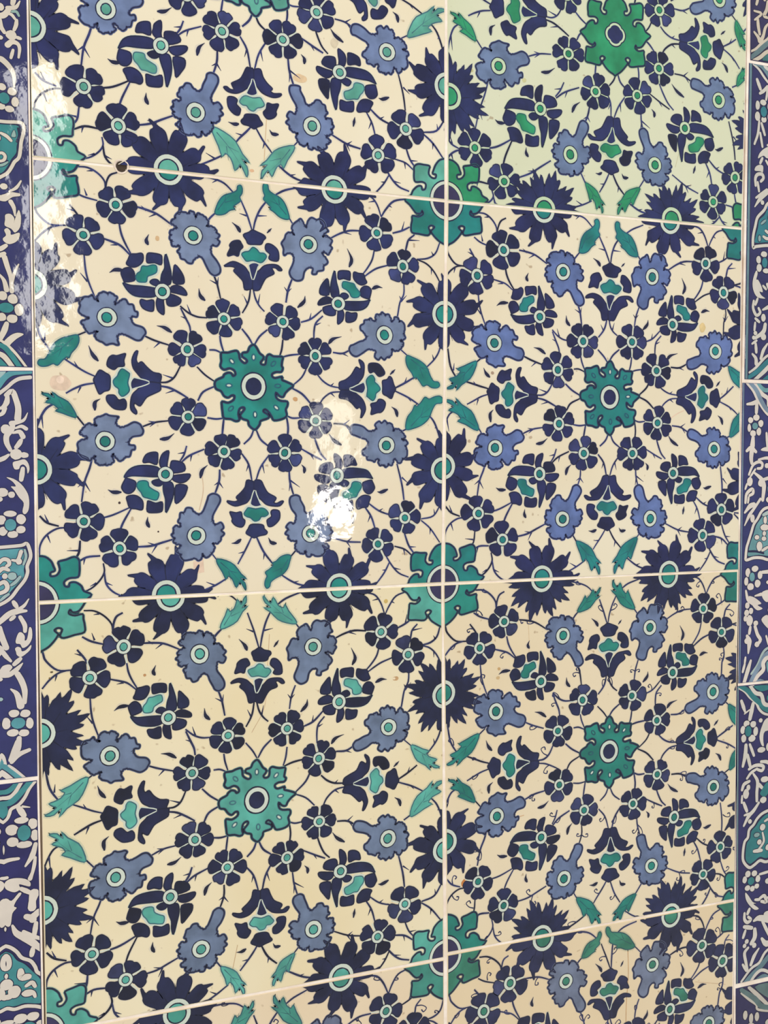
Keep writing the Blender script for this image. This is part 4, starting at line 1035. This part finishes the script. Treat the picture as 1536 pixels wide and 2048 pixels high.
RIGHT = [
 ((1440, 0), Z, [
  ('S', [(505,50),(480,135)], 52, 'w'), ('S', [(610,-20),(608,65)], 62, 'w'), ('S', [(655,90),(640,220),(600,310),(655,345)], [40,60,60,40], 'w'), ('S', [(445,235),(560,280),(455,375)], 40, 'w'), ('S', [(500,355),(510,480),(532,600)], 58, 'w'),
  ('S', [(445,565),(510,650),(530,710)], [35,60,70], 'w'), ('S', [(685,415),(620,500),(590,620),(550,705)], [22,50,55,70], 'w'), ('S', [(390,870),(470,830),(560,745),(650,680),(700,620),(800,585)], 42, 'w'),
  ('S', [(390,965),(500,880),(600,790),(700,710),(800,640)], 78, 'g'), ('S', [(430,1015),(540,960),(640,880),(800,820)], 60, 'w'), ('P', [(570,1000),(640,920),(720,890),(800,885),(800,1040),(650,1020)], 't'),
  ('S', [(430,1065),(520,1150),(600,1270),(680,1370),(800,1500)], 40, 'w'), ('S', [(440,1040),(560,1090),(650,1200),(710,1310),(800,1420)], 80, 'g'), ('S', [(590,1050),(640,1130),(800,1230)], 55, 'w'),
  ('S', [(490,1305),(545,1460)], 62, 'w'), ('S', [(535,1525),(600,1480),(655,1415)], 55, 'w'), ('S', [(655,1440),(650,1520),(632,1625)], 45, 'w'),
  ('F', 595,1810,60,82, [(588,1668,58,46),(688,1730,46,72),(692,1900,46,72),(597,1932,52,50),(500,1882,50,76),(500,1710,42,74)])]),
 ((1440, 250), Z, [
  ('S', [(525,-20),(505,180),(450,345)], 45, 'w'), ('S', [(560,20),(612,205)], 50, 'w'), ('S', [(540,170),(575,390)], 45, 'w'), ('S', [(685,220),(800,180)], 62, 'w'),
  ('P', [(505,570),(530,490),(600,420),(680,390),(730,440),(720,530),(650,570),(600,530),(560,540)], 'w'), ('S', [(655,365),(800,340)], 48, 'w'), ('S', [(575,565),(540,645)], 50, 'w'), ('P', [(455,760),(470,700),(530,670),(585,690),(580,790),(540,770)], 'w'),
  ('S', [(470,995),(465,880),(500,820),(570,820),(590,880),(550,930)], 54, 'w'), ('S', [(500,940),(522,1085)], 45, 'w'), ('S', [(630,605),(690,690),(800,790)], [35,55,60], 'w'), ('S', [(700,780),(735,900),(740,1000),(660,1090),(540,1200),(455,1325)], [60,50,45,70,70,20], 'w'),
  ('S', [(475,1185),(570,1115),(645,1055)], 45, 'w'), ('O', 575,1260,34,36,'w'),
  ('M', [(800,1195),(660,1275),(600,1380),(500,1490),(465,1620),(430,1790),(430,1960),(480,1945),(680,1930),(800,1975)], 48,
        [(800,1250),(660,1350),(600,1450),(520,1530),(500,1650),(460,1800),(465,1895),(680,1885),(800,1920)]),
  ('O', 702,1500,50,50,'w'), ('S', [(690,1560),(690,1650)], 40, 'w'), ('S', [(625,1700),(690,1740),(745,1685)], 52, 'w'), ('S', [(590,1790),(650,1825),(725,1800)], 50, 'w'), ('O', 530,1820,26,50,'b'), ('O', 745,1390,45,45,'w'), ('S', [(560,1590),(620,1540)], 40, 'b'), ('S', [(660,1350),(740,1290)], 60, 'c')]),
 ((1440, 500), Z, [
  ('F', 610,230,52,78, [(600,98,62,46),(706,130,46,60),(718,272,46,72),(632,358,62,40),(524,312,50,65),(515,183,46,60)]),
  ('P', [(480,350),(440,440),(420,560),(440,680),(500,770),(620,790),(560,740),(530,680),(580,690),(560,600),(510,500),(480,490),(500,400)], 'w'), ('S', [(585,590),(632,645)], 44, 'w'), ('S', [(650,565),(690,650)], 62, 'w'), ('S', [(720,540),(760,640)], 50, 'w'),
  ('S', [(500,790),(465,885)], 48, 'w'), ('S', [(440,825),(430,940),(480,1050),(540,1010),(515,940)], 50, 'w'), ('S', [(580,965),(680,920),(800,890)], [30,70,80], 'w'), ('S', [(740,980),(780,1060)], 44, 'w'), ('O', 590,1090,44,62,'w'), ('S', [(465,1100),(525,1155)], 50, 'w'),
  ('S', [(462,1165),(450,1285)], 45, 'w'), ('S', [(620,1190),(590,1310),(465,1405)], [60,75,50], 'w'), ('O', 592,1390,52,50,'w'), ('O', 465,1330,36,34,'w'), ('O', 440,1400,34,34,'w'), ('S', [(415,1495),(485,1445)], 42, 'w'), ('S', [(470,1495),(480,1630)], 55, 'w'),
  ('S', [(655,1495),(590,1600),(550,1730)], [30,60,50], 'w'), ('S', [(418,1655),(470,1720),(480,1810)], [35,60,70], 'w'), ('O', 745,1390,30,45,'w'),
  ('S', [(370,1945),(470,1870),(560,1770),(650,1685),(800,1610)], 42, 'w'), ('S', [(360,2020),(480,1940),(580,1850),(650,1780),(800,1670)], 76, 't'), ('S', [(440,2075),(600,1930),(700,1830),(800,1780)], 66, 'w'), ('P', [(570,2075),(680,1970),(800,1930),(800,2075)], 't')]),
 ((1440, 750), Z, [
  ('S', [(330,140),(430,260),(500,400),(600,560),(680,645),(800,710)], 45, 'w'), ('S', [(370,120),(480,250),(560,420),(650,560),(800,660)], 74, 'g'), ('S', [(440,115),(560,300),(660,380),(670,490)], 66, 'w'), ('S', [(500,130),(580,230),(660,250),(800,170)], 66, 't'), ('P', [(695,570),(720,460),(800,360),(800,600)], 't'),
  ('S', [(335,470),(430,455),(505,420)], [35,65,70], 'w'), ('S', [(490,440),(480,605)], 65, 'w'), ('F', 460,810,55,52, [(482,680,62,50),(552,770,50,55),(520,895,46,62),(428,925,56,50),(370,840,34,62),(390,718,50,48)]),
  ('S', [(430,985),(420,1110),(400,1300),(410,1395)], [60,90,75,55], 'w'), ('S', [(330,1200),(400,1150),(475,1215)], 60, 'w'), ('S', [(640,920),(655,1140)], 48, 'w'), ('O', 760,860,90,75,'w'), ('P', [(550,1190),(620,1140),(800,1150),(800,1215),(680,1210)], 'w'),
  ('S', [(515,1335),(640,1310),(720,1335),(720,1420),(640,1430)], [30,50,60,60,80], 'w'), ('S', [(365,1570),(430,1420),(520,1370),(575,1400),(560,1465),(500,1475)], 48, 'w'), ('S', [(390,1600),(465,1485)], 38, 'w'), ('O', 380,1680,54,72,'w'), ('S', [(308,1795),(335,1715)], 40, 'w'),
  ('S', [(310,2010),(330,1870),(415,1795),(430,1860),(375,1895)], 54, 'w'), ('S', [(350,2010),(362,1920)], 40, 'w'), ('S', [(450,1540),(560,1640),(600,1750),(580,1970)], [35,70,80,55], 'w'), ('S', [(580,1650),(680,1620),(800,1570)], 54, 'w'), ('O', 555,1700,58,58,'w'), ('O', 700,1795,56,85,'t'), ('O', 685,1960,64,50,'w')]),
 ((1440, 1000), Z, [
  ('S', [(545,-20),(460,110),(370,240),(297,395)], [45,45,60,20], 'w'), ('S', [(300,195),(380,95),(445,70)], [35,80,80], 'w'), ('O', 420,285,42,64,'w'),
  ('M', [(800,100),(640,120),(560,180),(500,290),(440,380),(400,510),(360,640),(330,740),(315,880),(325,935),(440,900),(560,900),(680,930),(800,880)], 46,
        [(800,150),(680,165),(590,230),(520,320),(470,400),(430,540),(390,640),(360,760),(350,880),(520,860),(680,880),(800,840)]),
  ('O', 620,310,34,60,'w'), ('S', [(680,330),(720,290),(800,260)], 50, 'w'), ('O', 612,425,84,50,'w'), ('O', 605,520,34,38,'w'), ('O', 490,580,46,36,'w'), ('O', 600,600,46,36,'w'), ('O', 530,720,55,76,'w'), ('S', [(575,785),(655,735)], 50, 'w'), ('O', 745,680,40,45,'w'), ('S', [(360,800),(480,800),(600,830)], 16, 'n'), ('S', [(590,230),(680,190),(780,170)], 60, 'b'),
  ('F', 415,1200,50,70, [(460,1070,62,50),(540,1168,46,66),(500,1300,56,60),(390,1352,62,54),(322,1270,40,66),(350,1130,46,72)]), ('S', [(570,1125),(800,1105)], 62, 'w'), ('O', 695,1280,75,36,'w'),
  ('S', [(318,1415),(350,1550),(430,1610)], [35,60,70], 'w'), ('P', [(360,1500),(450,1520),(560,1610),(500,1640),(580,1690),(500,1720),(430,1660),(400,1590)], 'w'), ('S', [(460,1495),(555,1470)], [25,55], 'w'), ('P', [(560,1450),(660,1400),(720,1430),(680,1520),(660,1590),(600,1560)], 'w'),
  ('O', 745,1500,46,46,'w'), ('O', 725,1585,44,40,'w'), ('O', 340,1645,42,50,'w'), ('O', 330,1760,46,50,'w'), ('O', 398,1730,40,50,'w'), ('O', 310,1850,36,46,'w'), ('O', 375,1880,62,84,'w'), ('O', 472,1920,46,40,'w'),
  ('P', [(560,1860),(650,1790),(700,1880),(690,1960),(740,2040),(690,2020),(620,1960)], 'w'), ('P', [(700,1760),(800,1690),(800,1960),(700,1880)], 't'), ('O', 690,1715,36,56,'w')]),
 ((1440, 1250), Z, [
  ('S', [(388,10),(370,115)], 55, 'w'), ('S', [(335,150),(370,240),(355,420)], [50,95,30], 'w'), ('O', 330,230,44,46,'w'), ('S', [(460,0),(500,130),(545,210),(500,285)], [55,60,60,50], 'w'), ('O', 492,282,46,44,'w'), ('S', [(635,150),(675,290)], 40, 'w'), ('S', [(690,-10),(800,50)], 42, 'w'), ('O', 745,230,42,40,'w'),
  ('S', [(800,295),(660,340),(580,420),(500,600),(400,745)], 40, 'b'), ('S', [(800,375),(680,410),(600,480),(530,620),(440,770),(370,910)], 74, 'g'), ('S', [(800,515),(660,490),(590,570),(590,680),(500,780),(430,910)], 70, 'w'), ('P', [(640,560),(690,560),(800,640),(700,760),(650,690)], 't'), ('P', [(480,890),(540,820),(680,880),(800,890),(800,910)], 'g'),
  ('S', [(312,485),(300,575)], 40, 'w'), ('S', [(300,590),(268,715)], 46, 'w'), ('S', [(395,535),(350,680),(290,880)], [40,75,60], 'w'),
  ('S', [(205,965),(300,1020),(380,1110),(480,1200),(530,1300),(620,1370),(800,1395)], 42, 'w'), ('S', [(220,930),(340,1000),(440,1110),(540,1200),(620,1290),(800,1345)], 84, 't'), ('S', [(380,925),(470,1040),(560,1070),(600,1200),(680,1230),(800,1180)], 66, 'w'), ('P', [(450,930),(540,1010),(640,1000),(800,925)], 't'), ('P', [(650,1090),(800,1000),(800,1150),(680,1190)], 't'),
  ('S', [(248,1165),(280,1260),(312,1355)], [50,65,30], 'w'), ('S', [(432,1205),(380,1450)], 75, 'w'), ('S', [(295,1370),(375,1305)], 26, 'w'), ('F', 355,1640,60,82, [(330,1520,56,50),(432,1530,56,52),(472,1640,46,72),(412,1752,66,55),(285,1752,50,62),(270,1620,46,62)]),
  ('S', [(320,1855),(310,2010),(270,2190)], [60,75,45], 'w'), ('S', [(380,1845),(445,2020)], 52, 'w'), ('S', [(345,2010),(385,2185)], 60, 'w'), ('O', 550,1470,36,34,'w'), ('P', [(800,1415),(640,1440),(570,1560),(530,1720),(560,1850),(600,1870),(590,1760),(620,1640),(800,1595)], 'w'), ('O', 560,1930,76,44,'w'), ('O', 695,1880,72,80,'w')]),
 ((1440, 1500), Z, [
  ('S', [(365,265),(450,210),(540,200),(595,225),(570,285),(505,270)], 54, 'w'), ('S', [(555,145),(650,150),(725,210),(680,265)], 56, 'w'), ('S', [(495,255),(400,320),(335,410)], 45, 'w'), ('S', [(435,335),(500,450),(490,620),(490,760)], [35,60,55,50], 'w'), ('S', [(500,480),(575,555)], 60, 'w'), ('O', 612,420,76,46,'w'), ('O', 730,450,54,54,'w'),
  ('P', [(540,650),(570,580),(640,470),(700,500),(660,650),(600,690)], 't'), ('O', 715,640,54,64,'w'), ('O', 590,742,62,50,'w'), ('S', [(522,785),(440,910),(360,1000),(285,1150)], [40,60,65,35], 'w'), ('S', [(295,985),(375,955)], 40, 'w'),
  ('S', [(375,450),(290,500),(258,590)], 55, 'w'), ('O', 357,550,36,46,'w'), ('O', 320,650,56,76,'w'), ('S', [(260,680),(253,790)], 40, 'w'), ('S', [(285,790),(335,920)], 60, 'w'), ('O', 382,1080,36,36,'w'),
  ('M', [(800,860),(600,940),(500,1030),(440,1130),(370,1210),(350,1330),(300,1400),(275,1550),(280,1700),(370,1800),(450,1760),(540,1690),(640,1710),(800,1635)], 46,
        [(800,910),(640,960),(530,1060),(470,1150),(400,1230),(380,1340),(330,1420),(310,1560),(315,1690),(380,1750),(450,1710),(540,1640),(640,1660),(800,1590)]),
  ('O', 580,1170,52,52,'w'), ('S', [(615,1075),(680,1040),(800,1040)], 42, 'w'), ('O', 730,1290,56,50,'w'), ('O', 490,1290,54,34,'b'), ('S', [(580,1255),(600,1380),(560,1460),(495,1545)], 40, 'w'), ('O', 530,1400,42,42,'w'), ('S', [(445,1545),(565,1530)], 60, 'w'), ('O', 672,1480,58,50,'w'),
  ('F', 400,2010,62,60, [(350,1900,52,50),(450,1892,52,46),(505,1975,44,56),(300,1990,42,56),(490,2090,44,40),(345,2120,52,44),(420,2130,44,44)]), ('S', [(535,1905),(700,1855)], 45, 'w'), ('O', 735,1880,54,54,'w'), ('O', 672,2005,64,46,'w')]),
 ((1440, 1750), 6.875, [
  ('P', [(270,195),(310,230),(370,320),(420,340),(380,350),(455,410),(400,428),(330,370),(280,290)], 'w'), ('S', [(405,290),(465,290)], 40, 'w'), ('S', [(465,275),(530,235),(555,320),(490,312)], 48, 'w'), ('S', [(575,262),(700,235)], 44, 'w'), ('O', 612,310,44,40,'w'),
  ('S', [(328,415),(300,485)], 48, 'w'), ('S', [(260,475),(260,560),(300,600),(345,560),(310,525)], 46, 'w'), ('S', [(255,660),(360,675)], 60, 'w'), ('S', [(400,690),(400,800),(350,890)], 65, 'w'), ('S', [(272,712),(240,810)], 45, 'w'), ('O', 290,860,32,32,'w'), ('O', 260,920,30,30,'w'), ('O', 392,912,36,36,'w'),
  ('S', [(310,945),(260,1020),(280,1150),(300,1260)], 46, 'w'), ('S', [(455,955),(390,1060),(345,1180)], [25,55,45], 'w'), ('S', [(235,1175),(285,1260)], 40, 'w'), ('S', [(385,580),(460,540),(600,560)], [30,80,100], 'w'), ('S', [(505,585),(595,770)], 50, 'w'), ('O', 650,570,50,80,'t'), ('O', 582,480,74,40,'w'), ('S', [(495,820),(560,890),(700,840)], [40,85,60], 'w'),
  ('S', [(650,915),(540,1010),(460,1150),(350,1230),(215,1410)], 38, 'w'), ('S', [(700,930),(560,1100),(480,1200),(350,1330),(230,1470)], 72, 'g'), ('S', [(310,1460),(420,1300),(520,1250),(680,1330)], 45, 'w'), ('P', [(380,1440),(440,1350),(540,1300),(640,1370),(640,1400)], 'g'),
  ('S', [(215,1565),(320,1650),(420,1720),(450,1790),(700,1815)], 34, 'w'), ('S', [(320,1485),(450,1600),(570,1715)], 56, 'w'), ('S', [(215,1520),(400,1640),(500,1745),(700,1765)], 72, 'g'), ('P', [(400,1480),(640,1430),(700,1640),(600,1640)], 'g'),
  ('O', 270,1865,36,62,'w'), ('O', 350,1910,34,70,'w'), ('O', 430,1885,36,62,'w'), ('S', [(250,2070),(350,1990),(450,2070)], 44, 'w'), ('O', 600,1960,70,50,'w')]),
]
NAVY_L = [(46, 49, 104), (47, 50, 108), (40, 40, 92)]


def border_pal(tag, navy, white, teal, grey):
    nv = np.array(navy)
    d = dict(body=glaze(tag + 'ground', nv, 0.16, 90), w=glaze(tag + 'white', white, 0.05, 90), t=glaze(tag + 'turquoise', teal, 0.14, 120), n=glaze(tag + 'outline', nv * .70, 0.15, 160),
             b=glaze(tag + 'pale_blue', np.array(teal) * .45 + np.array(white) * .55, 0.08, 120), g=glaze(tag + 'slate', grey, 0.14, 120), c=glaze(tag + 'cobalt', (44, 92, 150), 0.12, 120))
    return d


def cut(poly, x, keep):
    """the part of a convex outline on one side of the strip's middle"""
    out = []
    for j in range(len(poly)):
        a, b = poly[j], poly[(j + 1) % len(poly)]
        da, db = (a[0] - x) * keep, (b[0] - x) * keep
        if da >= 0:
            out.append(a)
        if (da >= 0) != (db >= 0):
            out.append(a + (b - a) * (da / (da - db)))
    return np.array(out)


def paint_border(tile, whole, shapes, m, x, side):
    halves = {True: cut(whole, x, side), False: cut(whole, x, -side)}
    vines = {k: Paint(h) for k, h in halves.items()}
    for org, z, lst, T in shapes:
        clip = halves[T is ident]; vine = vines[T is ident]
        k = 1.0 / z * PXM / .0003 * .000293
        f = lambda pts: T(Wz(org, pts, z))

        def scale_at(p):
            q = Wz(org, [p, (p[0], p[1] + 10)], z)
            return np.linalg.norm(q[1] - q[0]) / 10
        for s in lst:
            if s[0] == 'S':
                o = f(smooth_px(s[1])); k = scale_at(s[1][0])
                w = s[2] if not np.isscalar(s[2]) else [s[2] * .8, s[2] * 1.05, s[2], s[2] * .85]
                w = np.array(w) * k
                o, w = round_ends(o, w)
                vine.stroke(o, w + 20 * k, m['n'], 1); vine.stroke(o, w, m[s[3]], 3 if s[3] != 'n' else 4)
            elif s[0] == 'P':
                o = smooth(f(s[1]), True, 3); k = scale_at(s[1][0])
                vine.stroke(o, 18 * k, m['n'], 1, True); vine.poly(o, m[s[2]], 3)
            elif s[0] == 'O':
                k = scale_at((s[1], s[2]))
                c = f([(s[1], s[2])])[0]
                vine.poly(ellipse(c[0], c[1], (s[3] + 11) * k, (s[4] + 11) * k, 0, 18), m['n'], 2)
                vine.poly(ellipse(c[0], c[1], s[3] * k, s[4] * k, 0, 18, .04), m[s[5]], 4)
            elif s[0] == 'F':
                P = Paint(clip); k = scale_at((s[1], s[2])); c = f([(s[1], s[2])])[0]
                P.poly(ellipse(c[0], c[1], (s[3] + 14) * k, (s[4] + 14) * k, 0, 24), m['n'], 5)
                P.poly(ellipse(c[0], c[1], s[3] * k, s[4] * k, 0, 22, .02), m['t'], 6)
                for px, py, rx, ry in s[5]:
                    q = f([(px, py)])[0]
                    P.poly(ellipse(q[0], q[1], (rx + 12) * k, (ry + 12) * k, 0, 18), m['n'], 2)
                    P.poly(smooth(ellipse(q[0], q[1], rx * k, ry * k, 0, 9, .07), True, 2), m['w'], 4)
                P.link('rosette', tile, c)
            elif s[0] == 'M':
                P = Paint(clip); k = scale_at(s[1][0])
                e = f(smooth_px(s[1])); fl = f(smooth_px(s[3]))
                P.poly(fl, m['t'], 0); P.stroke(fl, 16 * k, m['n'], 1)
                P.stroke(e, (s[2] + 22) * k, m['n'], 1); P.stroke(e, s[2] * k, m['w'], 2)
                P.link('medallion', tile, fl.mean(0))
    for k, vine in vines.items():
        o = vine.link('scroll_leaves', tile, halves[k].mean(0))
        if o:
            o['kind'] = 'stuff'


def smooth_px(p):
    return smooth(np.asarray(p, float), False, 4) if len(p) > 2 else np.array([p[0], np.mean(p, axis=0), p[1]])


def round_ends(o, w):
    n = len(o)
    w = np.interp(np.linspace(0, 1, n), np.linspace(0, 1, len(w)), w)
    d0 = o[0] - o[1]; d0 /= np.linalg.norm(d0); d1 = o[-1] - o[-2]; d1 /= np.linalg.norm(d1)
    a = [o[0] + d0 * w[0] * .42, o[0] + d0 * w[0] * .28]; b = [o[-1] + d1 * w[-1] * .28, o[-1] + d1 * w[-1] * .42]
    return np.vstack([a, o, b]), np.concatenate([[w[0] * .35, w[0] * .75], w, [w[-1] * .75, w[-1] * .35]])


def mirror_x(x):
    return lambda p: np.column_stack([2 * x - p[:, 0], p[:, 1]])


ident = lambda p: p
BW_ = 0.050                       # full width of a border strip
# left strip
rows_l = [(-68, 737.5), (743.5, 1547), (1556, 2370)]
edge_l = [((53, -68), (66, 737.5)), ((66.5, 743.5), (76, 1546)), ((75, 1554), (92, 2370))]
pal_l = [border_pal('border_indigo_', (44, 47, 98), (214, 204, 188), (52, 128, 130), (110, 130, 140)),
         border_pal('border_ultramarine_', (46, 49, 102), (214, 205, 196), (84, 150, 160), (110, 130, 140)),
         border_pal('border_violet_', (40, 38, 92), (216, 206, 194), (62, 134, 138), (110, 130, 140))]
ax = W([(0, 1024)])[0][0] - .0012
lab = ['navy border tile with a green-edged lobed corner at its foot', 'navy border tile with two white-petalled rosettes and blue half medallion', 'violet navy border tile under the lower left joint']
cor = []
for (t, b), m, l in zip(edge_l, pal_l, lab):
    p = W([t, b]); tr, br = p
    sl = 0.05 * (BW_ / .05)
    tl = np.array([ax - (tr[0] - ax), W([(2, t[1] + (4 if t[1] < 1000 else 9))])[0][1]]); bl = np.array([ax - (br[0] - ax), W([(2, b[1] + (-2 if b[1] < 1000 else 8))])[0][1]])
    poly = np.array([bl, br, tr, tl])
    o, inner = slab('border_tile', poly, -0.001, FRONT, m['body'], bord_l)
    o['label'] = l
    shapes = [(a, b_, c, ident) for a, b_, c in LEFT] + [(a, b_, c, mirror_x(ax)) for a, b_, c in LEFT]
    paint_border(o, inner if area2(inner) > 0 else inner[::-1], shapes, m, ax, 1)
    cor.append((tl, tr, br, bl))
grout_bed(bord_l, [cor[0][0], cor[0][1] + (.0016, 0), cor[1][1] + (.0014, 0), cor[2][1] + (.001, 0), cor[2][2] + (.001, 0), cor[2][3]])

# right strip
edge_r = [((1491, -500), (1489.5, 127)), ((1487, 132.5), (1478, 760)), ((1474, 767), (1466, 1363.5)), ((1463, 1369), (1461.5, 1960)), ((1461, 1969), (1460, 2560))]
pal_r = [border_pal('border_top_shade_', (48, 44, 84), (202, 190, 172), (62, 116, 118), (98, 122, 128)),  # corner shade put into the colours, browner and duller than the next tile
         border_pal('border_cobalt_', (44, 44, 92), (205, 200, 190), (48, 120, 132), (104, 134, 144)),
         border_pal('border_royal_', (46, 50, 102), (218, 208, 198), (104, 152, 158), (122, 142, 162)),
         border_pal('border_midnight_', (42, 40, 90), (208, 202, 192), (44, 116, 120), (96, 124, 134)),
         border_pal('border_foot_shade_', (46, 42, 82), (192, 184, 172), (58, 104, 102), (88, 110, 110))]  # lower corner darkening painted in as dimmer white, turquoise and slate
lab = ['navy border tile at the top of the strip', 'navy border tile with a turquoise edging line', 'blue border tile with pale turquoise half medallion', 'dark navy border tile with deep teal half medallion', 'navy border tile at the foot of the strip']
axr = W([(1541, 1024)])[0][0]
cor = []
edging = [None, (0.0023, 'g'), (0.0013, 'g'), (0.0011, 'b'), None]
for j, ((t, b), m, l) in enumerate(zip(edge_r, pal_r, lab)):
    tl, bl = W([t, b])
    dz_t = {0: 0, 1: .0012, 2: -.0003, 3: 0, 4: 0}[j]
    tr = np.array([2 * axr - tl[0], tl[1]]); br = np.array([2 * axr - bl[0], bl[1]])
    poly = np.array([bl, br, tr, tl])
    o, inner = slab('border_tile', poly, -0.001, FRONT, m['body'], bord_r)
    o['label'] = l
    shapes = [(a, b_, c, ident) for a, b_, c in RIGHT] + [(a, b_, c, mirror_x(axr)) for a, b_, c in RIGHT]
    clip = inner if area2(inner) > 0 else inner[::-1]
    paint_border(o, clip, shapes, m, axr, -1)
    if edging[j]:
        w = edging[j][0]
        for sgn in (1, -1):
            P = Paint(clip)
            xs = (lambda p: p) if sgn > 0 else mirror_x(axr)
            P.stroke(xs(np.array([tl + (w * .55, 0), bl + (w * .55, 0)])), w, m[edging[j][1]], 5)
            P.stroke(xs(np.array([tl + (w * 1.15, 0), bl + (w * 1.15, 0)])), w * .25, m['n'], 6)
            P.link('edging_line', o, tl)
    cor.append((tl, tr, br, bl))
grout_bed(bord_r, [cor[0][0] - (.0016, 0), cor[0][1], cor[4][2], cor[4][3] - (.0018, 0), cor[3][3] - (.0018, 0), cor[2][3] - (.0015, 0), cor[1][3] - (.002, 0), cor[1][0] - (.0018, 0)])
